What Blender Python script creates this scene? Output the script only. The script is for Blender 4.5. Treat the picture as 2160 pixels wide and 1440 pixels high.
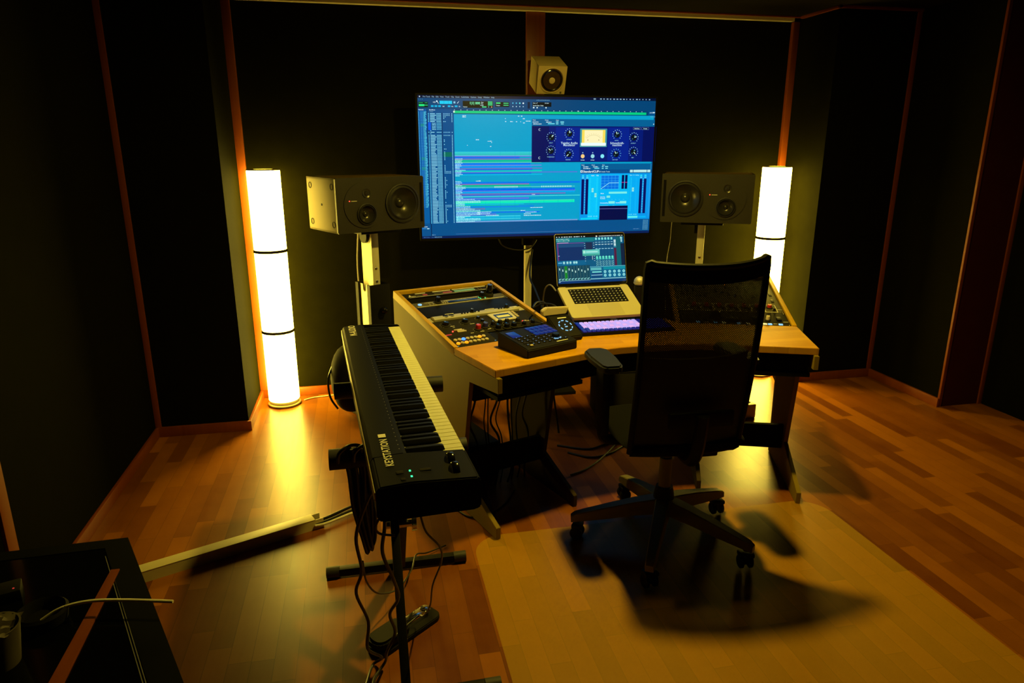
import bpy, bmesh, math, random
from mathutils import Vector, Matrix
random.seed(11)
R = math.radians
PI = math.pi
scn = bpy.context.scene
col = scn.collection
for _o in list(bpy.data.objects):
    bpy.data.objects.remove(_o)

# ------------------------------------------------------------------ camera, world, exposure
cam_d = bpy.data.cameras.new('camera')
cam = bpy.data.objects.new('camera', cam_d)
col.objects.link(cam)
cam_d.sensor_width = 36.0
cam_d.lens = 1460.0 / 2160.0 * 36.0
cam_d.clip_start = 0.02
cam.location = (0, 0, 1.55)
cam.rotation_euler = (R(90 - 15.74), 0, R(-12.0))
scn.camera = cam
world = bpy.data.worlds.new('world')
scn.world = world
world.use_nodes = True
world.node_tree.nodes['Background'].inputs[0].default_value = (0.0, 0.0, 0.0, 1)
world.node_tree.nodes['Background'].inputs[1].default_value = 0.0
scn.view_settings.view_transform = 'Standard'
scn.view_settings.look = 'None'
scn.view_settings.gamma = 1
scn.view_settings.exposure = 0.0
scn.view_settings.use_curve_mapping = False
LAMP_COL = (1.0, 0.73, 0.085)
LAMP_STR = 32.0
GLOBE_STR = 1350.0


# ------------------------------------------------------------------ materials
def s2l(c):
    return tuple(((v / 255.0) / 12.92 if v / 255.0 <= 0.04045 else ((v / 255.0 + 0.055) / 1.055) ** 2.4) for v in c)


def mat(name, color, rough=0.5, metal=0.0, coat=0.0, spec=0.5, noise=0.0, nscale=40.0, emit=None, estr=1.0, bump=0.0):
    m = bpy.data.materials.new(name)
    m.use_nodes = True
    nt = m.node_tree
    p = nt.nodes['Principled BSDF']
    p.inputs['Base Color'].default_value = (*color, 1)
    p.inputs['Roughness'].default_value = rough
    p.inputs['Metallic'].default_value = metal
    p.inputs['Coat Weight'].default_value = coat
    p.inputs['Specular IOR Level'].default_value = spec
    if noise > 0 or bump > 0:
        tc = nt.nodes.new('ShaderNodeTexCoord')
        nz = nt.nodes.new('ShaderNodeTexNoise')
        nz.inputs['Scale'].default_value = nscale
        nz.inputs['Detail'].default_value = 3
        nt.links.new(tc.outputs['Object'], nz.inputs['Vector'])
        if noise > 0:
            mx = nt.nodes.new('ShaderNodeMix')
            mx.data_type = 'RGBA'
            mx.inputs[6].default_value = (*[c * (1 - noise) for c in color], 1)
            mx.inputs[7].default_value = (*[min(1, c * (1 + noise)) for c in color], 1)
            nt.links.new(nz.outputs['Fac'], mx.inputs[0])
            nt.links.new(mx.outputs[2], p.inputs['Base Color'])
        if bump > 0:
            b = nt.nodes.new('ShaderNodeBump')
            b.inputs['Strength'].default_value = bump
            b.inputs['Distance'].default_value = 0.002
            nt.links.new(nz.outputs['Fac'], b.inputs['Height'])
            nt.links.new(b.outputs[0], p.inputs['Normal'])
    if emit is not None:
        p.inputs['Emission Color'].default_value = (*emit, 1)
        p.inputs['Emission Strength'].default_value = estr
    return m


def emis(name, rgb, strength=1.0):
    """a glowing display colour, given as it looks on screen (0-255)"""
    return mat('glow_' + name, (0.005, 0.005, 0.005), 0.25, emit=s2l(rgb), estr=strength)


def planks(name, dark, light, w, length, rough=0.35, along='Y', grain=0.35, bump=0.15, seam=0.35, coat=0.0, spec=0.3):
    """staggered wooden staves: random tone for every stave, grain along it, thin seams"""
    m = bpy.data.materials.new(name)
    m.use_nodes = True
    nt = m.node_tree
    N = nt.nodes
    L = nt.links
    p = N['Principled BSDF']
    tc = N.new('ShaderNodeTexCoord')
    sp = N.new('ShaderNodeSeparateXYZ')
    L.new(tc.outputs['Object'], sp.inputs[0])

    def mth(op, a, b=None, c=None):
        n = N.new('ShaderNodeMath')
        n.operation = op
        for i, v in enumerate((a, b, c)):
            if v is None:
                continue
            if isinstance(v, (int, float)):
                n.inputs[i].default_value = v
            else:
                L.new(v, n.inputs[i])
        return n.outputs[0]
    a, b = (sp.outputs[0], sp.outputs[1]) if along == 'Y' else (sp.outputs[1], sp.outputs[0])
    ra = mth('DIVIDE', a, w)
    row = mth('FLOOR', ra)
    wn = N.new('ShaderNodeTexWhiteNoise')
    wn.noise_dimensions = '1D'
    L.new(row, wn.inputs['W'])
    sh = mth('MULTIPLY', wn.outputs['Value'], 7.3)
    rb = mth('ADD', mth('DIVIDE', b, length), sh)
    cell = mth('FLOOR', rb)
    cb = N.new('ShaderNodeCombineXYZ')
    L.new(row, cb.inputs[0])
    L.new(cell, cb.inputs[1])
    w2 = N.new('ShaderNodeTexWhiteNoise')
    w2.noise_dimensions = '2D'
    L.new(cb.outputs[0], w2.inputs['Vector'])
    # grain
    mp = N.new('ShaderNodeCombineXYZ')
    L.new(mth('MULTIPLY', a, 60.0), mp.inputs[0])
    L.new(mth('MULTIPLY', b, 5.0), mp.inputs[1])
    L.new(mth('MULTIPLY', w2.outputs['Value'], 40.0), mp.inputs[2])
    nz = N.new('ShaderNodeTexNoise')
    nz.inputs['Scale'].default_value = 1.0
    nz.inputs['Detail'].default_value = 4
    L.new(mp.outputs[0], nz.inputs['Vector'])
    n2 = N.new('ShaderNodeTexNoise')
    n2.inputs['Scale'].default_value = 9.0
    n2.inputs['Detail'].default_value = 2
    L.new(tc.outputs['Object'], n2.inputs['Vector'])
    t = mth('ADD', mth('MULTIPLY', w2.outputs['Value'], 1.0 - grain), mth('MULTIPLY', nz.outputs['Fac'], grain))
    t = mth('ADD', t, mth('MULTIPLY', mth('SUBTRACT', n2.outputs['Fac'], 0.5), 0.35))
    mx = N.new('ShaderNodeMix')
    mx.data_type = 'RGBA'
    mx.inputs[6].default_value = (*dark, 1)
    mx.inputs[7].default_value = (*light, 1)
    L.new(t, mx.inputs[0])
    fa = mth('ABSOLUTE', mth('SUBTRACT', mth('FRACT', ra), 0.5))
    fb = mth('ABSOLUTE', mth('SUBTRACT', mth('FRACT', rb), 0.5))
    ea = mth('GREATER_THAN', fa, 0.5 - 0.0009 / w)
    eb = mth('GREATER_THAN', fb, 0.5 - 0.0009 / length)
    e = mth('MULTIPLY', mth('MAXIMUM', ea, eb), seam)
    m2 = N.new('ShaderNodeMix')
    m2.data_type = 'RGBA'
    m2.inputs[7].default_value = (*[c * 0.25 for c in dark], 1)
    L.new(e, m2.inputs[0])
    L.new(mx.outputs[2], m2.inputs[6])
    L.new(m2.outputs[2], p.inputs['Base Color'])
    rr = mth('ADD', rough - 0.05, mth('MULTIPLY', nz.outputs['Fac'], 0.1))
    L.new(rr, p.inputs['Roughness'])
    p.inputs['Coat Weight'].default_value = coat
    p.inputs['Specular IOR Level'].default_value = spec
    if bump:
        bp = N.new('ShaderNodeBump')
        bp.inputs['Strength'].default_value = bump
        bp.inputs['Distance'].default_value = 0.001
        L.new(nz.outputs['Fac'], bp.inputs['Height'])
        L.new(bp.outputs[0], p.inputs['Normal'])
    return m


def mesh_fabric(name):
    """black woven net with real holes between the threads"""
    m = bpy.data.materials.new(name)
    m.use_nodes = True
    nt = m.node_tree
    N = nt.nodes
    L = nt.links
    p = N['Principled BSDF']
    p.inputs['Base Color'].default_value = (0.006, 0.006, 0.006, 1)
    p.inputs['Roughness'].default_value = 0.7
    tc = N.new('ShaderNodeTexCoord')
    mp = N.new('ShaderNodeMapping')
    mp.inputs['Rotation'].default_value = (0, R(45), 0)
    mp.inputs['Scale'].default_value = (1 / 0.0052,) * 3
    L.new(tc.outputs['Object'], mp.inputs['Vector'])
    sp = N.new('ShaderNodeSeparateXYZ')
    L.new(mp.outputs[0], sp.inputs[0])

    def hole(o):
        f = N.new('ShaderNodeMath'); f.operation = 'FRACT'; L.new(o, f.inputs[0])
        g = N.new('ShaderNodeMath'); g.operation = 'GREATER_THAN'; g.inputs[1].default_value = 0.77
        L.new(f.outputs[0], g.inputs[0])
        return g.outputs[0]
    k = N.new('ShaderNodeMath'); k.operation = 'MULTIPLY'
    L.new(hole(sp.outputs[0]), k.inputs[0]); L.new(hole(sp.outputs[2]), k.inputs[1])
    tr = N.new('ShaderNodeBsdfTransparent')
    mx = N.new('ShaderNodeMixShader')
    L.new(k.outputs[0], mx.inputs[0])
    L.new(p.outputs[0], mx.inputs[1])
    L.new(tr.outputs[0], mx.inputs[2])
    L.new(mx.outputs[0], N['Material Output'].inputs[0])
    return m


def clear_sheet(name, tint, fac, rough):
    """thin translucent plastic: mostly see-through, a little haze and gloss"""
    m = bpy.data.materials.new(name)
    m.use_nodes = True
    nt = m.node_tree
    p = nt.nodes['Principled BSDF']
    p.inputs['Base Color'].default_value = (*tint, 1)
    p.inputs['Roughness'].default_value = rough
    p.inputs['Specular IOR Level'].default_value = 0.3
    tr = nt.nodes.new('ShaderNodeBsdfTransparent')
    mx = nt.nodes.new('ShaderNodeMixShader')
    mx.inputs[0].default_value = fac
    nt.links.new(tr.outputs[0], mx.inputs[1])
    nt.links.new(p.outputs[0], mx.inputs[2])
    nt.links.new(mx.outputs[0], nt.nodes['Material Output'].inputs[0])
    return m


M = {}
M['wall'] = mat('black_wall_fabric', (0.0050, 0.0045, 0.0004), 0.95, spec=0.02, noise=0.25, nscale=14, bump=0.25)
M['ceiling'] = mat('dark_ceiling', (0.008, 0.006, 0.003), 0.9, spec=0.1, noise=0.2, nscale=5)
M['trim'] = planks('red_brown_trim_wood', (0.15, 0.026, 0.001), (0.24, 0.056, 0.002), 0.05, 1.1, 0.42, 'Y', 0.8, 0.1, 0.0)
M['trim_dark'] = mat('dark_red_panel', (0.05, 0.006, 0.002), 0.8, spec=0.1, noise=0.2, nscale=8)
M['trim_pale'] = mat('pale_cornice', (0.62, 0.55, 0.38), 0.5, noise=0.1, nscale=6)
M['floor'] = planks('laminate_floor', (0.115, 0.026, 0.0008), (0.33, 0.108, 0.003), 0.070, 0.46, 0.34, 'Y', 0.22, 0.06, 0.45, spec=0.24)
M['desk'] = planks('desk_butcher_block', (0.40, 0.180, 0.002), (0.64, 0.33, 0.004), 0.042, 0.37, 0.50, 'X', 0.5, 0.08, 0.15, spec=0.04)
M['rail'] = planks('rack_edge_wood', (0.50, 0.28, 0.008), (0.64, 0.38, 0.012), 0.05, 0.9, 0.5, 'Y', 0.7, 0.08, 0.0, spec=0.15)
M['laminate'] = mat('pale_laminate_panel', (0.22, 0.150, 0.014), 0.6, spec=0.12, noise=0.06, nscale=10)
M['laminate_shaded'] = mat('shaded_leg_laminate', (0.045, 0.028, 0.004), 0.6, spec=0.1)  # same laminate darkened: the shade on the inner desk panels, put into the colour
M['black'] = mat('black_plastic', (0.006, 0.0055, 0.004), 0.55, spec=0.15, noise=0.2, nscale=60)
M['piano_black'] = mat('piano_black_plastic', (0.0025, 0.0025, 0.002), 0.6, spec=0.08)
M['black_gloss'] = mat('black_gloss', (0.006, 0.006, 0.005), 0.15, spec=0.4)
M['black_matte'] = mat('black_matte', (0.006, 0.0055, 0.005), 0.85, spec=0.1, noise=0.2, nscale=30)
M['rubber'] = mat('black_rubber', (0.014, 0.013, 0.012), 0.6, bump=0.2, nscale=120)
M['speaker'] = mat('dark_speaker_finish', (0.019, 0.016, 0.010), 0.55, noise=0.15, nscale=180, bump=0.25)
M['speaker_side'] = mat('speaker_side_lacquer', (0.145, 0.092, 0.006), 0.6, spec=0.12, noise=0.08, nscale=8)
M['cone'] = mat('cone_graphite', (0.035, 0.033, 0.030), 0.28, metal=0.25)
M['grey'] = mat('grey_equipment', (0.11, 0.10, 0.06), 0.55, spec=0.1, noise=0.1, nscale=20)
M['darkgrey'] = mat('charcoal_panel', (0.022, 0.020, 0.014), 0.7, spec=0.05, noise=0.15, nscale=40)
M['silver'] = mat('brushed_silver', (0.55, 0.52, 0.36), 0.42, metal=0.25)
M['chrome'] = mat('chrome', (0.8, 0.8, 0.8), 0.12, metal=1.0)
M['alu'] = mat('laptop_aluminium', (0.50, 0.46, 0.30), 0.45, metal=0.2)
M['chairmetal'] = mat('dull_chair_aluminium', (0.17, 0.14, 0.045), 0.5, metal=0.0, spec=0.25)
M['white'] = mat('white_powder_coat', (0.62, 0.58, 0.42), 0.45, noise=0.04, nscale=12)
M['cream'] = mat('cream_cabinet', (0.66, 0.52, 0.25), 0.5, noise=0.06, nscale=10)
M['ivory'] = mat('white_key_plastic', (0.80, 0.78, 0.48), 0.35, spec=0.3)
M['ebony'] = mat('black_key_plastic', (0.004, 0.004, 0.003), 0.5, spec=0.12)
M['print'] = mat('pale_print', (0.85, 0.82, 0.70), 0.6, spec=0.1)
M['print_dim'] = mat('grey_print', (0.16, 0.155, 0.145), 0.5)
M['net'] = mesh_fabric('chair_net')
M['fabric'] = mat('black_seat_fabric', (0.005, 0.005, 0.005), 0.95, spec=0.08, bump=0.4, nscale=200)
M['armpad'] = mat('dark_grey_arm_pad', (0.010, 0.011, 0.014), 0.5, spec=0.3)
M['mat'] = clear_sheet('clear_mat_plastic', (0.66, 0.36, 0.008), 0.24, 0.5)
M['table_black'] = mat('table_black', (0.0022, 0.0022, 0.002), 0.8, spec=0.04)
M['beige'] = mat('beige_plastic', (0.56, 0.48, 0.26), 0.45)
M['red'] = mat('red_cap', (0.5, 0.02, 0.012), 0.4)
M['blue'] = mat('blue_cap', (0.03, 0.03, 0.25), 0.4)
M['cable'] = mat('cable_rubber', (0.010, 0.009, 0.008), 0.45)
M['cable_grey'] = mat('grey_cable', (0.18, 0.16, 0.12), 0.5)
M['cable_white'] = mat('white_cable', (0.7, 0.66, 0.5), 0.5)
M['tissue'] = mat('off_white_paper', (0.07, 0.055, 0.03), 0.8, noise=0.1, nscale=20)
M['glass'] = mat('smoked_glass_top', (0.0015, 0.0015, 0.0015), 0.12, spec=0.15)
M['shade'] = mat('glowing_lamp_shade', (0.8, 0.75, 0.6), 0.6, emit=LAMP_COL, estr=LAMP_STR)
M['lampbase'] = mat('lamp_base_metal', (0.20, 0.16, 0.07), 0.5)
M['lampring'] = mat('lamp_joint_ring', (0.035, 0.03, 0.012), 0.6, spec=0.1)
M['led_red'] = emis('led_red', (255, 60, 40), 4)
M['led_green'] = emis('led_green', (60, 255, 150), 2)
M['led_orange'] = emis('led_orange', (255, 150, 10), 1.6)
M['led_blue'] = emis('led_blue', (70, 130, 255), 2.2)
M['led_ltblue'] = emis('led_ltblue', (150, 215, 255), 1.0)
M['led_warm'] = emis('led_warm', (255, 235, 150), 1.0)
M['glow_dimgreen'] = emis('lcd_green', (85, 120, 5), 1.0)
M['glow_lcd'] = emis('lcd_yellow', (235, 200, 10), 1.0)
M['glow_pad'] = emis('pad_blue', (10, 35, 110), 1.0)
M['glow_pad2'] = emis('pad_button', (110, 160, 210), 0.8)
M['glow_violet'] = emis('key_violet', (205, 175, 245), 1.0)
M['glow_violet2'] = emis('key_rose', (235, 180, 235), 1.0)
M['glow_keyblue'] = emis('key_blue', (24, 28, 120), 0.9)
M['glow_red_meter'] = emis('meter_red', (180, 65, 8), 0.7)


# ------------------------------------------------------------------ mesh helpers
class B:
    """collects shapes for ONE mesh object"""

    def __init__(self):
        self.bm = bmesh.new()
        self.M = Matrix.Identity(4)
        self.mi = 0

    def _end(self, old_f, bev=0, seg=2):
        fs = [f for f in self.bm.faces if f.index == -1 or f not in old_f]
        return fs

    def box(self, x0, y0, z0, x1, y1, z1, bev=0.0, seg=2, mi=None):
        mi = self.mi if mi is None else mi
        t = bmesh.new()
        bmesh.ops.create_cube(t, size=1.0)
        for v in t.verts:
            v.co = Vector((x0 + (v.co.x + .5) * (x1 - x0), y0 + (v.co.y + .5) * (y1 - y0), z0 + (v.co.z + .5) * (z1 - z0)))
        if bev > 0:
            bmesh.ops.bevel(t, geom=list(t.edges), offset=bev, segments=seg, affect='EDGES', profile=0.6)
        self._merge(t, mi)
        return self

    def _merge(self, t, mi, M=None):
        M = self.M if M is None else self.M @ M
        vm = [self.bm.verts.new(M @ v.co) for v in t.verts]
        t.verts.index_update()
        for f in t.faces:
            try:
                nf = self.bm.faces.new([vm[v.index] for v in f.verts])
                nf.material_index = mi
            except ValueError:
                pass
        t.free()

    def prism(self, pts, a, b, axis='Z', bev=0.0, mi=None):
        """polygon pts extruded between a and b along axis (Z: xy, Y: xz, X: yz)"""
        mi = self.mi if mi is None else mi
        t = bmesh.new()

        def P(p, h):
            return {'Z': (p[0], p[1], h), 'Y': (p[0], h, p[1]), 'X': (h, p[0], p[1])}[axis]
        lo = [t.verts.new(P(p, a)) for p in pts]
        hi = [t.verts.new(P(p, b)) for p in pts]
        n = len(pts)
        t.faces.new(lo[::-1])
        t.faces.new(hi)
        for i in range(n):
            t.faces.new((lo[i], lo[(i + 1) % n], hi[(i + 1) % n], hi[i]))
        bmesh.ops.recalc_face_normals(t, faces=list(t.faces))
        if bev > 0:
            bmesh.ops.bevel(t, geom=list(t.edges), offset=bev, segments=2, affect='EDGES')
        self._merge(t, mi)
        return self

    def lathe(self, prof, n=32, c=(0, 0, 0), axis='Z', mi=None):
        """revolve (radius, height) pairs; axis Z up, Y towards -y, X along +x"""
        mi = self.mi if mi is None else mi
        t = bmesh.new()
        rings = []
        for r, h in prof:
            ring = []
            if r < 1e-6:
                ring = [t.verts.new((0, 0, h))] * n
            else:
                for k in range(n):
                    a = 2 * PI * k / n
                    ring.append(t.verts.new((r * math.cos(a), r * math.sin(a), h)))
            rings.append(ring)
        for a, b in zip(rings[:-1], rings[1:]):
            for k in range(n):
                q = [a[k], a[(k + 1) % n], b[(k + 1) % n], b[k]]
                u = []
                for v in q:
                    if v not in u:
                        u.append(v)
                if len(u) >= 3:
                    try:
                        t.faces.new(u)
                    except ValueError:
                        pass
        bmesh.ops.recalc_face_normals(t, faces=list(t.faces))
        A = {'Z': Matrix.Identity(4), 'Y': Matrix.Rotation(R(90), 4, 'X'), 'X': Matrix.Rotation(R(90), 4, 'Y')}[axis]
        self._merge(t, mi, Matrix.Translation(c) @ A)
        return self

    def cyl(self, p0, p1, r0, r1=None, n=20, mi=None):
        p0 = Vector(p0); p1 = Vector(p1)
        r1 = r0 if r1 is None else r1
        d = p1 - p0
        q = Vector((0, 0, 1)).rotation_difference(d.normalized()).to_matrix().to_4x4()
        sv = self.M
        self.M = sv @ Matrix.Translation(p0) @ q
        self.lathe([(0, 0), (r0, 0), (r1, d.length), (0, d.length)], n, mi=mi)
        self.M = sv
        return self

    def holed(self, outline, holes, ya, yb, mi=None):
        """board in the xz plane between ya (front) and yb with round openings"""
        mi = self.mi if mi is None else mi
        t = bmesh.new()
        loops = [list(outline)] + [[(x + r * math.cos(-2 * PI * k / 48), z + r * math.sin(-2 * PI * k / 48)) for k in range(48)] for x, z, r in holes]
        F, K, E = [], [], []
        for lp in loops:
            fv = [t.verts.new((x, ya, z)) for x, z in lp]
            kv = [t.verts.new((x, yb, z)) for x, z in lp]
            for i in range(len(lp)):
                E.append(t.edges.new((fv[i], fv[(i + 1) % len(lp)])))
            F.append(fv); K.append(kv)
        bmesh.ops.triangle_fill(t, use_beauty=True, use_dissolve=False, edges=E)
        for fv, kv in zip(F, K):
            n = len(fv)
            for i in range(n):
                t.faces.new((fv[i], fv[(i + 1) % n], kv[(i + 1) % n], kv[i]))
        bmesh.ops.recalc_face_normals(t, faces=list(t.faces))
        self._merge(t, mi)
        return self

    def sphere(self, c, r, sc=(1, 1, 1), n=20, mi=None):
        prof = [(r * math.sin(PI * k / 12), -r * math.cos(PI * k / 12)) for k in range(13)]
        prof[0] = (0, -r); prof[-1] = (0, r)
        sv = self.M
        self.M = sv @ Matrix.Translation(c) @ Matrix.Diagonal((*sc, 1))
        self.lathe(prof, n, mi=mi)
        self.M = sv
        return self

    def tube(self, pts, r, n=8, sub=6, mi=None, closed=False):
        mi = self.mi if mi is None else mi
        P = [Vector(p) for p in pts]
        out = []
        m = len(P)
        if sub > 1 and m > 2:
            for i in range(m - 1):
                p0 = P[max(i - 1, 0)]; p1 = P[i]; p2 = P[i + 1]; p3 = P[min(i + 2, m - 1)]
                for k in range(sub):
                    t = k / sub
                    out.append(0.5 * ((2 * p1) + (-p0 + p2) * t + (2 * p0 - 5 * p1 + 4 * p2 - p3) * t * t + (-p0 + 3 * p1 - 3 * p2 + p3) * t ** 3))
            out.append(P[-1])
        else:
            out = P
        t = bmesh.new()
        rings = []
        d = (out[1] - out[0]).normalized()
        up = Vector((0, 0, 1)) if abs(d.z) < 0.9 else Vector((1, 0, 0))
        s = d.cross(up).normalized()
        for i, p in enumerate(out):
            dd = (out[min(i + 1, len(out) - 1)] - out[max(i - 1, 0)]).normalized()
            s = (s - dd * s.dot(dd)).normalized()
            w = dd.cross(s)
            rr = r[0] + (r[1] - r[0]) * i / (len(out) - 1) if isinstance(r, tuple) else r
            rings.append([t.verts.new(p + s * rr * math.cos(2 * PI * k / n) + w * rr * math.sin(2 * PI * k / n)) for k in range(n)])
        for a, b in zip(rings[:-1], rings[1:]):
            for k in range(n):
                t.faces.new((a[k], a[(k + 1) % n], b[(k + 1) % n], b[k]))
        t.faces.new(rings[0][::-1])
        t.faces.new(rings[-1])
        bmesh.ops.recalc_face_normals(t, faces=list(t.faces))
        self._merge(t, mi)
        return self

    def quad(self, x0, y0, x1, y1, z=0.0, mi=None):
        mi = self.mi if mi is None else mi
        v = [self.bm.verts.new(self.M @ Vector(p)) for p in ((x0, y0, z), (x1, y0, z), (x1, y1, z), (x0, y1, z))]
        self.bm.faces.new(v).material_index = mi
        return self

    def disc(self, x, y, r, z=0.0, n=14, mi=None):
        mi = self.mi if mi is None else mi
        v = [self.bm.verts.new(self.M @ Vector((x + r * math.cos(2 * PI * k / n), y + r * math.sin(2 * PI * k / n), z))) for k in range(n)]
        self.bm.faces.new(v).material_index = mi
        return self

    def text(self, s, x, y, size, z=0.0, mi=None, rot=0.0, align='LEFT', flip=False, stretch=1.0):
        mi = self.mi if mi is None else mi
        cu = bpy.data.curves.new('lettering', 'FONT')
        cu.body = s
        cu.size = size
        cu.align_x = align
        cu.resolution_u = 2
        cu.fill_mode = 'FRONT'
        cu.offset = size * 0.018
        ob = bpy.data.objects.new('lettering', cu)
        me = ob.to_mesh()
        sv = self.M
        self.M = sv @ Matrix.Translation((x, y, z)) @ Matrix.Rotation(rot, 4, 'Z') @ Matrix.Diagonal((stretch, -1 if flip else 1, 1, 1))
        vs = [self.bm.verts.new(self.M @ v.co) for v in me.vertices]
        for pl in me.polygons:
            try:
                f = self.bm.faces.new([vs[i] for i in (reversed(pl.vertices) if flip else pl.vertices)])
                f.material_index = mi
            except ValueError:
                pass
        self.M = sv
        ob.to_mesh_clear()
        bpy.data.objects.remove(ob)
        bpy.data.curves.remove(cu)
        return self


def obj(name, b, mats, parent=None, smooth=True, angle=35, local=True, at=None):
    """link ONE mesh object; local=False means the shapes were given in room coordinates"""
    me = bpy.data.meshes.new(name)
    if not local and parent is not None:
        W = parent.matrix_basis.copy()
        if parent.parent:
            W = parent.parent.matrix_basis @ W
        b.bm.transform(W.inverted())
    if at is not None:
        b.bm.transform(Matrix.Translation(-Vector(at)))
    b.bm.to_mesh(me)
    b.bm.free()
    for m_ in (mats if isinstance(mats, (list, tuple)) else [mats]):
        me.materials.append(M[m_] if isinstance(m_, str) else m_)
    if smooth:
        for p in me.polygons:
            p.use_smooth = True
        try:
            me.set_sharp_from_angle(angle=R(angle))
        except Exception:
            pass
    o = bpy.data.objects.new(name, me)
    col.objects.link(o)
    if parent is not None:
        o.parent = parent
    if at is not None:
        o.location = at
    return o


def tag(o, label, cat, group=None):
    o['label'] = label
    o['category'] = cat
    if group:
        o['group'] = group
    return o


def thing(name, label, cat, loc=(0, 0, 0), rz=0.0, group=None, rot=None):
    o = bpy.data.objects.new(name, None)
    o.empty_display_size = 0.05
    col.objects.link(o)
    o.matrix_basis = Matrix.Translation(loc) @ (Matrix.Rotation(rz, 4, 'Z') if rot is None else rot)
    return tag(o, label, cat, group)


def each(name, m, parent, shapes):
    """one part per shape: ('box', x0, y0, z0, x1, y1, z1) or ('cyl', x, y, z0, z1, r)"""
    for q in shapes:
        b = B()
        if q[0] == 'box':
            b.box(*q[1:])
        else:
            b.lathe([(0, q[3]), (q[5], q[3]), (q[5], q[4] - .001), (q[5] * .8, q[4]), (0, q[4])], 14, (q[1], q[2], 0))
        obj(name, b, m, parent)


def pieces(name, b, mats, parent, join=0.0):
    """every connected lump of b becomes a part of its own; lumps that touch within join stay together"""
    bm = b.bm
    bm.verts.ensure_lookup_table(); bm.verts.index_update()
    seen = [-1] * len(bm.verts)
    isl = []
    for v in bm.verts:
        if seen[v.index] >= 0:
            continue
        st_, cur = [v], []
        seen[v.index] = len(isl)
        while st_:
            w = st_.pop(); cur.append(w)
            for e in w.link_edges:
                o = e.other_vert(w)
                if seen[o.index] < 0:
                    seen[o.index] = len(isl); st_.append(o)
        isl.append(cur)
    out = []
    for cur in isl:
        c = sum((v.co for v in cur), Vector()) / len(cur)
        nb = B()
        mp = {v.index: nb.bm.verts.new(v.co - c) for v in cur}
        fs = {f for v in cur for f in v.link_faces}
        mi = sorted({f.material_index for f in fs})
        for f in fs:
            nb.bm.faces.new([mp[v.index] for v in f.verts]).material_index = mi.index(f.material_index)
        ml = mats if isinstance(mats, (list, tuple)) else [mats]
        o = obj(name, nb, [ml[i] for i in mi], parent)
        o.location = c
        out.append(o)
    b.bm.free()
    return out


def struct(name, b, m, **k):
    o = obj(name, b, m, **k)
    o['kind'] = 'structure'
    return o


def copy_tree(o, parent=None):
    c = o.copy()
    col.objects.link(c)
    c.parent = parent
    for ch in [x for x in bpy.data.objects if x.parent == o and x is not c]:
        copy_tree(ch, c)
    return c


# ------------------------------------------------------------------ room shell
XL, XR, YB, ZC = -1.185, 3.41, 4.417, 2.356      # left wall, right wall, back wall, ceiling
PLX, PLY = -0.70, 3.885                          # left pier corner
PRX, PRY = 2.85, 3.995                           # right pier corner
NX, NY = 3.73, 3.37                              # niche on the right
YF = -1.9
struct('floor', B().box(XL - .1, YF - .1, -.05, NX + .1, YB + .1, 0), 'floor')
struct('ceiling', B().box(XL - .1, YF - .1, ZC, NX + .1, YB + .1, ZC + .05), 'ceiling')
struct('wall_back', B().box(PLX, YB, 0, PRX, YB + .1, ZC), 'wall')
struct('wall_left', B().box(XL - .1, YF, 0, XL, PLY, ZC).box(XL - .1, PLY, 0, PLX, YB + .1, ZC), 'wall')
struct('wall_right', B().box(PRX, PRY, 0, XR + .1, YB + .1, ZC).box(XR, NY + .02, 0, NX + .1, PRY, ZC).box(NX - .01, YF, 0, NX + .1, NY + .02, ZC), 'wall')
struct('wall_front', B().box(XL - .1, YF - .1, 0, NX + .1, YF, ZC), 'wall')
# skirting boards
bh = .057
struct('baseboard_back', B().box(PLX, YB - .016, 0, PRX, YB, bh, .003), 'trim')
struct('baseboard_left', B().box(XL, YF, 0, XL + .016, PLY, bh, .003).box(XL, PLY - .016, 0, PLX + .016, PLY, bh, .003)
       .box(PLX, PLY, 0, PLX + .016, YB, bh, .003), 'trim')
struct('baseboard_right', B().box(PRX - .016, PRY - .016, 0, XR, PRY, bh, .003).box(PRX - .016, PRY, 0, PRX, YB, bh, .003)
       .box(XR - .016, NY, 0, XR, PRY, bh, .003), 'trim')
# wooden strips
struct('trim_1', B().box(PLX, YB - .03, bh, PLX + .046, YB, ZC - .03, .003), 'trim')
struct('trim_2', B().box(PRX - .05, YB - .03, bh, PRX - .005, YB, ZC - .03, .003), 'trim')
struct('trim_3', B().box(XL, PLY - .012, bh, XL + .030, PLY, ZC, .002), 'trim')
struct('trim_4', B().box(XL, 2.25, bh, XL + .012, 2.31, ZC, .002), 'trim')
struct('trim_5', B().box(XR - .030, PRY - .012, bh, XR, PRY, ZC, .002), 'trim')
struct('trim_6', B().box(XR, NY + .004, 0, XR + .022, NY + .02, ZC, .002), 'trim')
struct('trim_7', B().box(NX - .036, NY - .002, 0, NX - .008, NY + .02, ZC, .002), 'trim')
struct('trim_8', B().box(XR + .022, NY + .008, 0, NX - .036, NY + .02, ZC), 'trim_dark')
struct('trim_9', B().box(1.023, YB - .018, 1.5, 1.140, YB, ZC - .03, .002), 'trim')
struct('trim_10', B().prism([(YB - .042, ZC - .0285), (YB - .042, ZC - .004), (YB, ZC - .004), (YB, ZC - .0285)], PLX + .05, PRX - .055, 'X'), 'trim_pale')
struct('trim_11', B().box(PLX, YB - .055, ZC - .010, PRX, YB - .042, ZC, .001), 'trim')
struct('trim_12', B().box(PRX - .022, PRY - .02, ZC - .016, PRX, YB - .055, ZC, .002).box(PRX - .022, PRY - .02, ZC - .016, XR, PRY, ZC, .002), 'trim')
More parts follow.
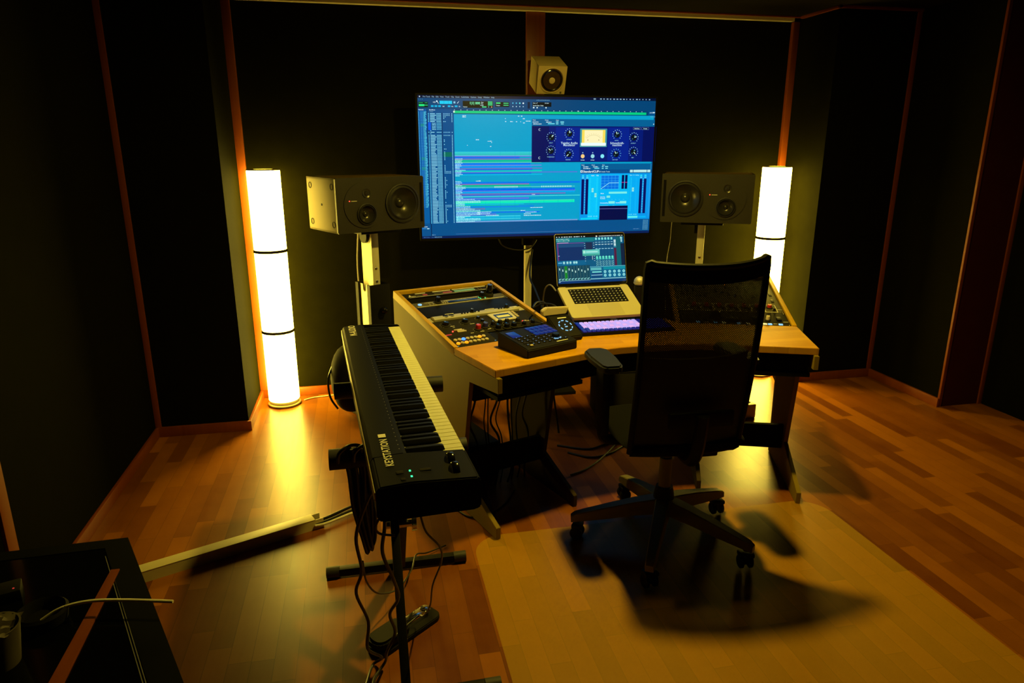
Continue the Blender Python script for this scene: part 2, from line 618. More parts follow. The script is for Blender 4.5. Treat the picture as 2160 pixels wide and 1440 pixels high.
struct('trim_13', B().box(PLX, PLY - .02, ZC - .016, PLX + .022, YB - .055, ZC, .002).box(XL, PLY - .02, ZC - .016, PLX + .022, PLY, ZC, .002), 'trim')


# ------------------------------------------------------------------ column lamps
def make_lamp(loc, label):
    t = thing('floor_lamp', label, 'lamp', loc, 0, 'three tier column lamps in the back corners')
    obj('base', B().lathe([(0, 0), (.094, 0), (.098, .004), (.098, .012), (.088, .016), (.084, .034), (0, .034)], 48), 'lampbase', t)
    z = .036
    for k in range(3):
        h = [.432, .471, .452][k]
        obj('shade', B().lathe([(.02, z), (.089, z), (.092, z + .004), (.092, z + h - .004), (.089, z + h), (.02, z + h)], 56), 'shade', t)
        if k < 2:
            obj('ring', B().lathe([(.0915, z + h - .001), (.0955, z + h - .001), (.0955, z + h + .015), (.0915, z + h + .015)], 56), 'lampring', t)
            z += h + .014
    z += h
    obj('top_cap', B().lathe([(.052, z), (.092, z), (.092, z + .006), (.052, z + .006), (.052, z)], 48), 'lampbase', t)
    return t


lamp = make_lamp((-.545, 4.275, 0), 'tall glowing three tier column lamp in the left back corner')
lamp2 = copy_tree(lamp)
lamp2.location = (2.672, 4.21, 0)
lamp2['label'] = 'tall glowing three tier column lamp behind the right speaker'
tag(obj('lamp_cord', B().tube([(-.43, 4.30, .006), (-.38, 4.335, .005), (-.30, 4.35, .005), (-.22, 4.36, .005), (-.14, 4.37, .005), (-.02, 4.38, .006)], .0035), 'cable_white'),
    'thin white cord on the floor from left lamp along the baseboard', 'cord')


# round ceiling light above the desk (above the top edge of the picture)
cl = thing('ceiling_light', 'round warm ceiling light above the chair and the front of desk', 'lamp', (1.02, 2.48, ZC))
obj('housing', B().lathe([(0, 0), (.075, 0), (.080, -.006), (.080, -.018), (.058, -.018), (.056, -.010), (0, -.010)], 48), 'white', cl)
obj('diffuser', B().lathe([(0, -.019), (.055, -.019), (.055, -.011), (0, -.011)], 40), mat('ceiling_light_diffuser', (.8, .75, .6), .6, emit=LAMP_COL, estr=GLOBE_STR), cl)

# ------------------------------------------------------------------ studio speakers (lying on their side) and their stands
def driver(b, x, z, r, depth=.03, y=0.0, n=44):
    """cone facing -y with a surround and dust cap; materials 0 rubber, 1 cone"""
    prof = [(r * 1.14, .001), (r * 1.14, .006), (r * 1.06, .008), (r * 1.0, .002), (r * .97, .004), (r * .90, .009), (r * .84, .002)]
    b.lathe(prof, n, (x, y, z), 'Y', mi=0)
    b.lathe([(r * .84, .002), (r * .70, -depth * .35), (r * .50, -depth * .75), (r * .30, -depth), (0, -depth)], n, (x, y, z), 'Y', mi=1)


def dustcap(parent, x, z, r, depth, y):
    b = B().lathe([(r * .30, -depth), (r * .26, -depth * .72), (r * .16, -depth * .50), (0, -depth * .42)], 32, (x, y, z), 'Y')
    return obj('dust_cap', b, 'cone', parent)


def make_speaker(loc, rz, flip, label):
    t = thing('studio_speaker', label, 'speaker', loc, rz, 'studio speakers beside the television')
    W, D, H = .53, .36, .286
    s = -1 if flip else 1                       # plate on the outer side
    c = B()
    y0 = -D / 2 + .012
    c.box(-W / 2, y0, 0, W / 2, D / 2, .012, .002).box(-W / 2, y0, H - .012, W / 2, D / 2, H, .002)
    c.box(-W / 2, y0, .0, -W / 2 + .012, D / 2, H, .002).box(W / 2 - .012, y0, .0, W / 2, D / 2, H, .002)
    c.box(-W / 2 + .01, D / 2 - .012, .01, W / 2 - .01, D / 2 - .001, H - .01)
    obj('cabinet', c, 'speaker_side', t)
    px, wx = -s * .105, s * .125
    y = -D / 2
    e = .005
    f = B()
    f.holed([(-W / 2, e), (-W / 2 + e, 0), (W / 2 - e, 0), (W / 2, e), (W / 2, H - e), (W / 2 - e, H), (-W / 2 + e, H), (-W / 2, H - e)], [(wx, H / 2, .0935), (px, H / 2, .112)], y, y + .014)
    obj('front_panel', f, 'speaker', t)
    p = B()
    p.holed([(px + .120 * math.cos(2 * PI * k / 64), H / 2 + .120 * math.sin(2 * PI * k / 64)) for k in range(64)], [(px + .008, H / 2 - .048, .0505)], y - .005, y)
    pl = obj('driver_plate', p, 'speaker', t)
    w = B(); driver(w, wx, H / 2, .093, .034, y - .003)
    dustcap(obj('woofer', w, ['rubber', 'cone'], t), wx, H / 2, .093, .034, y - .003)
    m = B(); driver(m, px + .008, H / 2 - .048, .050, .020, y - .006)
    dustcap(obj('midrange', m, ['rubber', 'cone'], t), px + .008, H / 2 - .048, .050, .020, y - .006)
    w2 = B()
    w2.lathe([(.024, .0045), (.024, .008), (.018, .006), (.013, .003), (.0125, .006), (.009, .0095), (0, .011)], 28, (px + .012, y, H / 2 + .062), 'Y')
    obj('tweeter', w2, 'cone', t)
    l = B()
    l.lathe([(0, .0075), (.0028, .0065), (.0032, .004)], 12, (px - .088, y, H / 2 + .024), 'Y', mi=0)
    obj('power_light', l, 'led_red', t)
    obj('badge', B().box(px - .078, y - .0055, H / 2 + .022, px - .045, y - .0045, H / 2 + .025), 'print', t)
    sl = B()
    sx = s * (W / 2 - .018)
    sl.box(sx - .008, y - .001, .035, sx + .008, y + .004, H - .035)
    obj('port_slot', sl, 'black_matte', t)
    xo = -s * W / 2
    for nm, yy, zz in (('side_plug', -.135, .045), ('side_plug', -.135, H - .045), ('side_plug', .135, .045), ('side_plug', .135, H - .045), ('side_badge', 0, H / 2)):
        pg = B()
        if nm == 'side_plug':
            pg.lathe([(.017, -.0008), (.017, .0016), (.0145, .0016), (.014, -.0008)], 24, (0, 0, 0), 'X')
        else:
            pg.lathe([(.006, -.001), (.006, .0015), (0, .002)], 14, (0, 0, 0), 'X')
        if s == 1:
            pg.bm.transform(Matrix.Rotation(PI, 4, 'Z'))
        obj(nm, pg, 'black_matte', t).location = (xo, yy, zz)
    return t


def make_stand(loc, rz, label):
    t = thing('speaker_stand', label, 'speaker stand', loc, rz, 'adjustable speaker stands')
    obj('base_plate', B().box(-.17, -.27, .012, .17, .22, .036, .004), 'black', t)
    for x in (-.14, .14):
        for y in (-.24, .19):
            obj('foot', B().cyl((x, y, 0), (x, y, .0125), .014), 'rubber', t)
    c = B()
    c.box(-.062, -.09, .036, .067, -.075, .785, .002).box(-.062, .075, .036, .067, .09, .785, .002).box(.052, -.076, .036, .067, .076, .785, .002)
    c.box(-.062, -.076, .04, -.052, -.055, .785).box(-.062, .055, .04, -.052, .076, .785)
    obj('column', c, 'black', t)
    ip = B().box(-.050, -.060, .04, .040, .060, .70, .002)
    ip.prism([(-.055, .70), (.055, .70), (.055, .78), (.022, .78), (.018, .745), (0, .735), (-.018, .745), (-.022, .78), (-.055, .78)], -.050, -.046, 'X')
    obj('inner_sleeve', ip, 'white', t)
    obj('pole', B().box(-.0225, -.062, .70, .0225, .062, 1.085, .003), 'white', t)
    k = B()
    k.cyl((.005, -.090, .64), (.005, -.106, .64), .008)
    k.sphere((.005, -.122, .64), .022)
    obj('knob', k, 'black_gloss', t)
    for z in (.80, .875):
        obj('screw', B().lathe([(.008, 0), (.008, .003), (.004, .005), (0, .004)], 14, (.0, -.062, z), 'Y'), 'chrome', t)
    tp = B().box(-.125, -.15, 1.085, .125, .13, 1.1045, .003)
    tp.M = Matrix.Translation((-.03, 0, 1.060)) @ Matrix.Rotation(R(90), 4, 'Z')
    tp.lathe([(0, -.012), (.042, -.012), (.042, .012), (0, .012)], 30, (0, 0, 0), 'Y')
    obj('top_plate', tp, 'black', t)
    return t


make_speaker((.022, 4.03, 1.106), R(27), False, 'black three way speaker lying sideways, its left side lit yellow')
make_stand((.028, 4.07, 0), R(27), 'white pole speaker stand with black base between left lamp and desk')
make_speaker((2.090, 4.03, 1.106), R(-27), True, 'black three way speaker lying sideways next to the right lamp')
make_stand((2.092, 4.07, 0), R(-27), 'white pole speaker stand behind the right wing of desk')
tag(obj('speaker_cable', B().tube([(-.03, 4.26, 1.20), (-.035, 4.33, 1.05), (-.05, 4.34, .85), (-.045, 4.34, .6), (-.04, 4.34, .3), (-.03, 4.365, .06), (.05, 4.385, .008), (.15, 4.385, .008)], .006), 'cable_grey'),
    'grey cable hanging down behind the left speaker stand', 'cable')
tag(obj('speaker_cable', B().tube([(2.03, 4.24, 1.20), (1.98, 4.26, 1.10), (1.975, 4.27, .95), (1.96, 4.27, .8), (1.97, 4.27, .5), (2.0, 4.28, .05), (1.9, 4.3, .01)], .003), 'cable_grey'),
    'thin pale cable hanging down beside the right speaker stand', 'cable')
# bag behind the stand
bg = B()
bg.sphere((0, 0, .20), .2, (.48, .62, 1.0), 24)
bg.sphere((.02, -.03, .12), .14, (.72, .9, .8), 20)
bt = thing('shoulder_bag', 'rounded black bag leaning on the left speaker stand behind the piano keyboard', 'bag', (-.145, 3.98, .037))
obj('body', bg, 'black_matte', bt)
obj('strap', B().tube([(-.07, 0, .30), (-.105, -.05, .22), (-.10, -.08, .12), (-.06, -.10, .05)], .006), 'black_gloss', bt)

# ------------------------------------------------------------------ small speaker on the wall
cs_loc = Vector((1.118, 4.24, 1.955))
ct = thing('wall_speaker', 'small cream single driver speaker tilted down above the television', 'speaker', cs_loc,
           rot=Matrix.Rotation(R(22), 4, 'X'))
obj('cabinet', B().box(-.086, -.10, -.078, .086, .10, .082, .003), 'cream', ct)
d = B()
d.lathe([(.072, .0), (.075, .004), (.069, .007), (.066, .002)], 44, (0, -.10, .002), 'Y', mi=0)
d.lathe([(.066, .002), (.040, .0015), (.020, .001), (.0, .001)], 40, (0, -.10, .002), 'Y', mi=1)
d.lathe([(.060, .003), (.056, .005), (.052, .003)], 40, (0, -.10, .002), 'Y', mi=1)
obj('driver', d, ['cream', 'black_gloss'], ct)
d = B()
d.lathe([(.017, .002), (.018, .007), (.013, .010), (.010, .008), (0, .013)], 24, (0, -.10, .002), 'Y')
obj('dust_cap', d, 'cream', ct)
obj('badge', B().box(.055, -.1008, -.074, .066, -.0995, -.062), 'grey', ct)
d = B()
d.box(-.03, .10, -.05, .03, .112, .05, .002)
d.cyl((0, .11, 0), (0, .165, .02), .012)
obj('bracket', d, 'black', ct)
d = B()
d.M = Matrix.Rotation(R(-22), 4, 'X')
d.box(-.10, .161, -.14, -.075, .1735, .10, .001).box(-.075, .161, -.03, .03, .1735, .05, .001)
obj('wall_plate', d, 'black', ct)

# ------------------------------------------------------------------ television
TX, TY, TZ0 = 1.054, 4.15, 1.005
tv = thing('television', 'large wide television showing a blue audio mixing program', 'television', (TX, TY, TZ0), R(0.0))
TW, TH = 1.436, .808
z0 = .016
fr = B()
fr.box(-TW / 2 - .010, .004, z0 - .014, TW / 2 + .010, .040, z0 + TH + .010, .004)
fr.box(-TW / 2 - .010, -.004, z0 - .014, TW / 2 + .010, .006, z0).box(-TW / 2 - .010, -.004, z0 + TH, TW / 2 + .010, .006, z0 + TH + .010)
fr.box(-TW / 2 - .010, -.004, z0, -TW / 2, .006, z0 + TH).box(TW / 2, -.004, z0, TW / 2 + .010, .006, z0 + TH)
fr.box(-.42, .04, z0 + .05, .42, .075, z0 + .5, .01)
obj('frame', fr, 'black', tv)


class Screen:
    """flat picture on a display: units x right, y down; layers 0.15 mm apart"""

    def __init__(self, W, H, uw, uh):
        self.b = B()
        self.b.M = Matrix.Scale(1, 4)
        self.W, self.H, self.uw, self.uh = W, H, uw, uh
        self.pal = []
        self.names = {}
        # display space (x, y down, layer) -> local x, z up, facing -y
        sx, sy = W / uw, H / uh
        self.b.M = Matrix(((sx, 0, 0, -W / 2), (0, 0, -1, 0), (0, -sy, 0, H), (0, 0, 0, 1)))

    def c(self, rgb):
        if rgb not in self.names:
            self.names[rgb] = len(self.pal)
            self.pal.append(emis('%d_%d_%d' % rgb, rgb))
        return self.names[rgb]

    def r(self, x0, y0, x1, y1, rgb, l=1):
        self.b.quad(x0, y1, x1, y0, l * .00015, self.c(rgb))

    def t(self, s, x, y, size, rgb, l=4, align='LEFT'):
        self.b.text(s, x, y, size, l * .00015, self.c(rgb), flip=True, align=align)

    def words(self, x, y, w, h, rgb, l=6, rnd=random.Random(2)):
        e = x + w
        while x < e:
            q = min(e, x + rnd.choice((5, 8, 11, 15)))
            self.r(x, y - h * (.8 if rnd.random() < .5 else 1), q, y, rgb, l)
            x = q + 2.2

    def d(self, x, y, rad, rgb, l=2, n=16):
        self.b.disc(x, y, rad, l * .00015, n, self.c(rgb))

    def line(self, x0, y0, x1, y1, w, rgb, l=3):
        dx, dy = x1 - x0, y1 - y0
        q = math.hypot(dx, dy)
        nx, ny = -dy / q * w / 2, dx / q * w / 2
        v = [self.b.bm.verts.new(self.b.M @ Vector(p)) for p in ((x0 + nx, y0 + ny, l * .00015), (x1 + nx, y1 + ny, l * .00015), (x1 - nx, y1 - ny, l * .00015), (x0 - nx, y0 - ny, l * .00015))]
        self.b.bm.faces.new(v).material_index = self.c(rgb)


S = Screen(TW, TH, 1600, 900)
rn = random.Random(5)
HD = (0, 68, 118)
WH = (205, 240, 250)
S.r(0, 0, 1600, 900, (0, 82, 140), 0)
S.r(0, 0, 1600, 17, (0, 14, 50), 1)
S.r(0, 17, 1600, 84, HD, 1)
S.t('Pro Tools   File   Edit   View   Track   Clip   Event   AudioSuite   Options   Setup   Window   Help', 34, 13, 11.5, (130, 170, 200), 3)
S.d(14, 9, 4, (200, 220, 235), 3)
for x in (1160,):
    S.r(x, 5, x + 16, 14, (120, 150, 170), 3)
for k in range(16):
    S.r(1205 + k * 23, 6, 1205 + k * 23 + rn.choice((6, 9, 12)), 12, (150, 185, 205), 3)
for k in range(3):
    S.d(9 + k * 11, 25, 3, (60, 110, 140), 3)
S.words(770, 24, 90, 4, (90, 140, 170), 3)
# toolbar
S.r(4, 40, 66, 74, (0, 38, 40), 2)
S.r(8, 55, 42, 67, (30, 235, 130), 3)
S.r(8, 44, 34, 48, (20, 160, 90), 3); S.r(46, 44, 62, 48, (20, 160, 90), 3); S.r(42, 58, 64, 63, (30, 200, 110), 3)
S.r(139, 33, 219, 52, (0, 205, 245), 2)
for k in range(1, 3):
    S.r(139 + k * 27, 33, 141 + k * 27, 52, (0, 160, 210), 3)
S.t('+0+', 96, 46, 12, WH); S.line(122, 34, 132, 50, 3, WH); S.d(122, 36, 5, WH, 3)
S.r(228, 36, 240, 48, (130, 200, 230), 3); S.line(252, 48, 262, 36, 3, WH)
for x, w in ((84, 17), (107, 17), (130, 17), (191, 17), (235, 18)):
    S.r(x, 60, x + w, 71, (0, 175, 225), 3)
S.t('hd', 158, 70, 11, WH); S.t('5m', 214, 70, 10, WH); S.t('12', 260, 70, 10, WH)
S.r(287, 32, 484, 74, (0, 12, 18), 2)
S.t('1|1| 000', 330, 52, 21, (120, 255, 190))
S.t('Start', 406, 42, 8, WH); S.t('End', 406, 51, 8, WH); S.t('Length', 400, 60, 8, WH); S.t('Cursor', 290, 71, 9, WH)
for k, y in enumerate((34, 43, 52)):
    S.r(450, y, 480, y + 6, (60, 220, 140), 3)
S.r(412, 64, 440, 71, (60, 220, 140), 3); S.r(452, 64, 458, 70, (70, 180, 190), 3); S.r(470, 64, 478, 71, (190, 150, 130), 3)
S.r(498, 36, 590, 66, (0, 16, 26), 2)
S.r(503, 39, 532, 47, (50, 225, 130), 3); S.t('Tempo', 503, 60, 9, WH)
S.r(552, 41, 585, 46, (60, 220, 140), 3); S.r(552, 53, 585, 58, (60, 220, 140), 3)
for k in range(4):
    S.d(614 + k * 23, 42, 5, [(60, 170, 210), (60, 170, 210), (90, 220, 220), (220, 245, 250)][k], 3)
    S.d(614 + k * 23, 63, 3.4, (170, 215, 230), 3)
S.r(712, 34, 728, 74, (0, 28, 60), 2)
S.r(744, 34, 872, 62, (0, 14, 24), 2)
S.t('Note', 748, 43, 8, WH); S.line(772, 44, 777, 36, 2, WH); S.t('1/4 Grid', 826, 43, 8, WH); S.t('Sample Rate  Delay', 748, 58, 9, WH)
S.r(748, 64, 758, 72, WH, 3); S.r(772, 64, 780, 72, WH, 3); S.r(832, 64, 840, 72, WH, 3)
# lists on the left
S.r(0, 84, 60, 800, (0, 88, 160), 1)
S.r(60, 84, 226, 806, (0, 78, 140), 1)
S.r(56, 84, 61, 900, (0, 40, 85), 2)
S.r(148, 105, 156, 806, (0, 60, 112), 2)
S.t('TRACKS', 3, 91, 9, WH); S.t('Bars|Beats', 72, 91, 9, WH); S.t('Tempo', 74, 101, 8, (120, 170, 190))
y = 100
row = 0
while y < 700:
    S.r(3, y, 6, y + 3.2, (100, 230, 255), 3)
    S.r(17, y, 20, y + 3.2, (80, 190, 255), 3); S.r(24, y, 27, y + 3.2, (60, 150, 240), 3); S.r(32, y, 35, y + 3.2, (100, 230, 255), 3)
    S.r(38, y, 38 + rn.choice((8, 11, 14, 16)), y + 3.4, (90, 215, 235), 3)
    y += 6.6
for yy in (172, 378, 440):
    S.r(14, yy, 36, yy + 18, (0, 120, 110), 2)
S.r(3, 620, 56, 800, (0, 92, 160), 3)
y = 109
row = 0
while y < 800:
    gap = (23 <= row <= 23 - 1)
    if 6 <= row <= 10:
        S.r(62, y - 1, 80, y + 8.2, (0, 90, 230), 2)
        S.words(88, y + 6, 24, 4.6, (140, 220, 240), 3)
        for k in range(4):
            S.r(118 + k * 8, y + .5, 123 + k * 8, y + 5, (110, 220, 250), 3)
    elif row in (11, 13):
        S.r(76, y, 81, y + 5, (120, 215, 245), 3)
    else:
        cc = (150, 230, 250)
        S.r(63, y, 69, y + 5, (100, 215, 250), 3)
        w = rn.choice((26, 32, 38, 30))
        S.r(76, y + .6, 76 + w, y + 4.6, cc, 3)
        for k in range(4):
            S.r(117 + k * 8, y, 122 + k * 8, y + 5.2, (130, 225, 250), 3)
        S.r(213, y, 218, y + 5.2, (140, 225, 250), 3)
        if row in (0, 1, 12, 14, 38, 39, 61, 62):
            for k in range(5):
                S.r(161 + k * 9, y, 165 + k * 9, y + 5, (140, 225, 250), 3)
        elif rn.random() < .75:
            S.r(161, y, 166, y + 5, (140, 225, 250), 3)
            if rn.random() < .3:
                S.r(171, y, 175, y + 5, (140, 225, 250), 3)
    y += 9.4
    row += 1
S.r(152, 347, 210, 376, (0, 110, 90), 2)
# edit area
ED = (0, 160, 205)
S.r(226, 84, 1600, 900, (0, 80, 138), 1)
S.r(226, 84, 1552, 111, (0, 60, 108), 2)
for k in range(32):
    S.r(230 + k * 41, 85, 236 + k * 41, 89, (170, 215, 230), 3)
S.r(226, 92, 1536, 107, (0, 205, 130), 3)
S.d(230, 98, 6, (200, 235, 225), 4)
S.t('N', 1054, 91, 10, WH)
S.t('AUTO', 1560, 96, 9, WH); S.r(1583, 88, 1597, 95, WH, 3); S.t('1 | 1 | 000', 1566, 122, 11, (120, 180, 210))
S.r(228, 112, 1592, 800, ED, 2)
for k in range(14):
    S.r(228 + k * 100, 112, 229.5 + k * 100, 800, (0, 158, 204), 3)
for yy in (215, 243, 300):
    S.r(228, yy, 742, yy + 1.2, (0, 156, 200), 3)


def clip(x, y, w, rgb=WH, s='Clip_01'):
    S.words(x, y + 6, len(s) * 4.6, 4.6, rgb, 6)


for x, y_, s in ((283, 118, 'Mix_1'), (283, 126, 'Mix_2'), (648, 118, 'Fx'), (668, 118, 'v2'), (680, 134, 'Rev'), (700, 148, 'Clip_02'), (562, 134, '1'), (562, 152, 'Fx'), (596, 152, 'Rise'), (634, 152, 'Fx'),
                 (664, 152, '1'), (682, 160, 'Rev'), (368, 266, 'Swell'), (446, 275, 'Hit_01'), (470, 283, 'H'), (462, 308, 'Fx'), (310, 300, '1')):
    clip(x, y_, 10, WH, s)
T = [  # y0, y1, x1, colour of the clip body
    (346, 350.5, 742, (70, 240, 235)), (351.5, 354, 742, (0, 140, 130)), (355, 359, 742, (70, 240, 235)), (360, 363, 742, (0, 140, 120)), (364, 368, 742, (90, 240, 225)),
    (370, 376, 742, (110, 130, 220)), (376, 388, 660, (20, 110, 235)), (388, 395, 742, (110, 120, 190)), (396, 409, 742, (0, 190, 150)), (410, 415, 810, (90, 215, 170)),
    (416, 428, 735, (0, 120, 245)), (429, 434, 810, (110, 130, 230)), (435, 447, 742, (0, 150, 240)), (448, 453, 815, (110, 110, 190)), (454, 463, 748, (40, 100, 225)),
    (464, 472, 812, (0, 215, 190)), (473, 479, 1060, (85, 115, 215)), (480, 486, 740, (0, 100, 225)), (488, 494, 815, (0, 190, 230)),
    (537, 549, 1080, (0, 120, 235)), (549, 556, 725, (135, 110, 175)), (556, 568, 735, (0, 185, 150)), (569, 573, 1045, (90, 215, 200)), (574, 590, 742, (0, 140, 210)),
    (582, 594, 1045, (0, 100, 240)), (594, 599, 1050, (90, 120, 225)), (600, 611, 1045, (0, 165, 235)), (612, 619, 980, (115, 105, 180)), (620, 628, 800, (60, 100, 215)),
    (629, 633, 1085, (80, 235, 225)), (640, 650, 725, (85, 120, 225)), (651, 657, 740, (0, 120, 230)), (658, 664, 1045, (60, 225, 180)), (664, 678, 1045, (0, 235, 190)),
    (680, 686, 690, (0, 195, 225)), (688, 692, 655, (0, 200, 150)), (693, 705, 760, (0, 140, 225)), (706, 718, 425, (85, 125, 185)),
    (726, 729, 800, (50, 205, 180)), (730, 742, 800, (0, 125, 230)), (743, 757, 500, (70, 125, 215)), (760, 764, 668, (70, 225, 240)), (768, 773, 668, (0, 190, 235)), (777, 781, 668, (70, 225, 240)),
    (792, 800, 1070, (115, 160, 220))]
for y0, y1, x1, c in T:
    S.r(228, y0, x1, y1, c, 3)
rr = rn
for y in range(384, 790, 9):
    if 500 < y < 520:
        continue
    n = rr.choice((6, 8, 10, 9, 14)) if y < 640 else rr.choice((20, 26, 34, 12))
    S.words(230, y + 7, n * 4.8, 4.8, (175, 240, 250), 6)
for x, y_, s in ((365, 527, 'Refrain'), (745, 618, 'Vocal'), (735, 705, 'FX_Rev_Bus_Print_01'), (370, 730, 'SS Ensemble (40 Gold)'), (370, 741, 'SS Ensemble Verb_07'), (430, 752, 'SS Ensemble Verb_22'),
                 (668, 724, 'Last024'), (700, 735, 'SS Sample Verb_09'), (690, 746, 'SS Sample 8'), (690, 757, 'SS Sample'), (735, 757, 'SS Double Verb_14')):
    clip(x, y_, 10, WH, s)
for k in range(18):
    S.r(490 + k * 9, 566, 494 + k * 9, 575, (190, 250, 240), 5)
    S.r(810 + k * 12, 566, 815 + k * 12, 575, (190, 250, 240), 5)
S.r(0, 806, 1600, 900, (0, 80, 140), 3)
S.r(0, 884, 1600, 900, (0, 30, 85), 4)
S.r(60, 806, 66, 884, (0, 40, 85), 4)
S.t('GROUPS', 3, 826, 9, WH, 5); S.r(3, 832, 30, 836, (60, 150, 220), 5); S.r(34, 831, 50, 838, (150, 210, 230), 5); S.t('AZ  0', 66, 880, 9, (130, 190, 220), 5)
S.t('MIDI Editor   Clip Effects', 10, 895, 9, (60, 110, 165), 5); S.t('MELODYNE', 84, 895, 9, (120, 180, 200), 5); S.r(225, 873, 1090, 875, (70, 120, 180), 5)
# compressor plug-in window
S.r(741, 138, 1600, 182, (0, 96, 150), 5)
S.t('Track', 746, 148, 9, WH, 6); S.t('Preset', 830, 148, 9, WH, 6); S.t('Auto', 905, 148, 9, WH, 6)
S.words(746, 160, 42, 5, WH, 7); S.words(838, 160, 36, 5, WH, 7); S.r(905, 153, 922, 160, (120, 220, 235), 6); S.r(935, 153, 960, 160, (120, 220, 235), 6)
S.words(750, 172, 56, 5, WH, 7); S.r(850, 164, 896, 171, (100, 215, 235), 6); S.r(905, 165, 922, 171, (120, 220, 235), 6); S.r(938, 165, 958, 171, (120, 220, 235), 6)
S.r(1590, 163, 1596, 170, WH, 6)
S.r(741, 182, 1614, 413, (0, 14, 88), 5)
S.r(860, 184, 1520, 411, (0, 24, 116), 5.4)
S.r(905, 190, 1070, 405, (0, 32, 140), 5.7); S.r(1270, 190, 1420, 405, (0, 32, 140), 5.7)
S.r(1073, 197, 1262, 315, (60, 150, 165), 6)
S.r(1086, 205, 1250, 308, (250, 225, 90), 7)
S.r(1104, 208, 1232, 290, (255, 245, 190), 8); S.r(1080, 288, 1256, 307, (235, 255, 255), 9)
for k in range(9):
    a = R(150 - k * 15)
    S.r(1168 + 62 * math.cos(a) - 1.5, 272 - 42 * math.sin(a) - 2, 1168 + 62 * math.cos(a) + 1.5, 272 - 42 * math.sin(a) + 2, (215, 190, 120), 10)
for a, b in zip(range(150, 30, -8), range(142, 22, -8)):
    S.line(1168 + 56 * math.cos(R(a)), 280 - 42 * math.sin(R(a)), 1168 + 56 * math.cos(R(b)), 280 - 42 * math.sin(R(b)), 1.6, (200, 185, 130), 10)
S.d(1128, 270, 3, (110, 100, 60), 10); S.d(1205, 270, 3, (110, 100, 60), 10)


def pknob(x, y, ang, dial=True, long=False):
    S.d(x, y, 21, (3, 18, 32), 7, 22)
    S.d(x + 7, y - 9, 5, (90, 150, 175), 8); S.d(x - 9, y + 9, 4, (60, 105, 120), 8)
    a = R(ang)
    S.line(x + 3 * math.cos(a), y - 3 * math.sin(a), x + 20 * math.cos(a), y - 20 * math.sin(a), 4.5, (215, 240, 230), 9)
    for k in range(11):
        b = R(225 - k * 27)
        q = 36 if long else 31
        if long:
            S.line(x + 29 * math.cos(b), y - 29 * math.sin(b), x + 38 * math.cos(b), y - 38 * math.sin(b), 3, (90, 170, 230), 7)
        else:
            S.d(x + q * math.cos(b), y - q * math.sin(b), 2.7, (150, 205, 235), 7, 8)


for x, y, a, lg in ((875, 253, 45, 0), (999, 229, 90, 0), (873, 339, 140, 0), (997, 360, 225, 0), (1334, 235, 110, 0), (1455, 253, 15, 0), (1331, 362, 115, 1), (1456, 347, -45, 0)):
    pknob(x, y, a, True, lg)
for x, y, s in ((872, 292, 'INPUT'), (997, 270, 'ATTACK'), (872, 382, 'THRESHOLD'), (993, 400, 'RELEASE'), (1332, 276, 'RATIO'), (1452, 294, 'OUTPUT'), (1326, 402, 'DRY WET'), (1452, 388, 'MIX')):
    S.t(s, x, y, 9, (130, 190, 220), 7, 'CENTER')
S.t('Tegeler Audio', 999, 296, 20, (190, 220, 240), 8, 'CENTER'); S.t('Manufaktur', 999, 309, 18, (190, 220, 240), 8, 'CENTER')
S.t('Schwerkraft-', 1336, 296, 19, (190, 220, 240), 8, 'CENTER'); S.t('maschine', 1336, 309, 18, (190, 220, 240), 8, 'CENTER')
for x, c in ((1095, (250, 205, 130)), (1165, (150, 220, 230)), (1234, (130, 235, 255))):
    S.d(x, 375, 15.5, (20, 60, 130), 7, 22)
    S.d(x, 375, 13, c, 8, 22)
S.t('POWER', 1095, 403, 8, WH, 7, 'CENTER'); S.t('BYPASS', 1165, 403, 8, WH, 7, 'CENTER')
S.d(1095, 352, 4, (140, 180, 220), 7); S.d(1165, 352, 4, (140, 180, 220), 7)
for x0, x1, s in ((1447, 1500, 'SideChain'), (1508, 1560, 'Presets')):
    S.r(x0, 187, x1, 203, (110, 140, 200), 7); S.r(x0 + 1.2, 188.2, x1 - 1.2, 201.8, (0, 16, 70), 8); S.t(s, (x0 + x1) / 2, 198, 9, WH, 9, 'CENTER')
for x, y in ((795, 205), (795, 385)):
    S.d(x, y, 8, (170, 190, 215), 7); S.d(x + 2, y, 6, (10, 25, 80), 8)
# clipper plug-in window
S.r(1083, 424, 1596, 802, (0, 150, 235), 5)
S.r(1083, 424, 1596, 463, (0, 92, 148), 6)
S.r(1083, 463, 1596, 488, (0, 76, 136), 6)
S.t('Track', 1088, 436, 9, WH, 7); S.t('Preset', 1160, 436, 9, WH, 7); S.t('Auto', 1235, 436, 9, WH, 7)
S.words(1100, 447, 38, 5, WH, 7); S.words(1170, 447, 36, 5, WH, 7); S.r(1233, 440, 1246, 446, (120, 220, 235), 7); S.r(1256, 440, 1278, 446, (120, 220, 235), 7)
S.words(1102, 458, 50, 5, WH, 7); S.r(1180, 451, 1215, 458, (100, 215, 235), 7); S.r(1233, 452, 1246, 458, (120, 220, 235), 7); S.r(1258, 452, 1276, 458, (120, 220, 235), 7)
S.r(1083, 467, 1098, 482, (225, 245, 250), 7); S.r(1087, 471, 1094, 478, (0, 90, 150), 8)
S.t('StandardCLIP', 1102, 482, 20, (230, 250, 255), 8); S.t('SIR Audio Tools', 1212, 481, 12, (170, 215, 235), 8)
for x0, x1 in ((1437, 1458), (1462, 1560), (1564, 1586)):
    S.r(x0, 466, x1, 483, (185, 235, 235), 8)
S.r(1140, 494, 1215, 790, (0, 195, 250), 6); S.r(1215, 494, 1440, 790, (0, 185, 246), 6); S.r(1440, 494, 1512, 790, (0, 172, 245), 6)
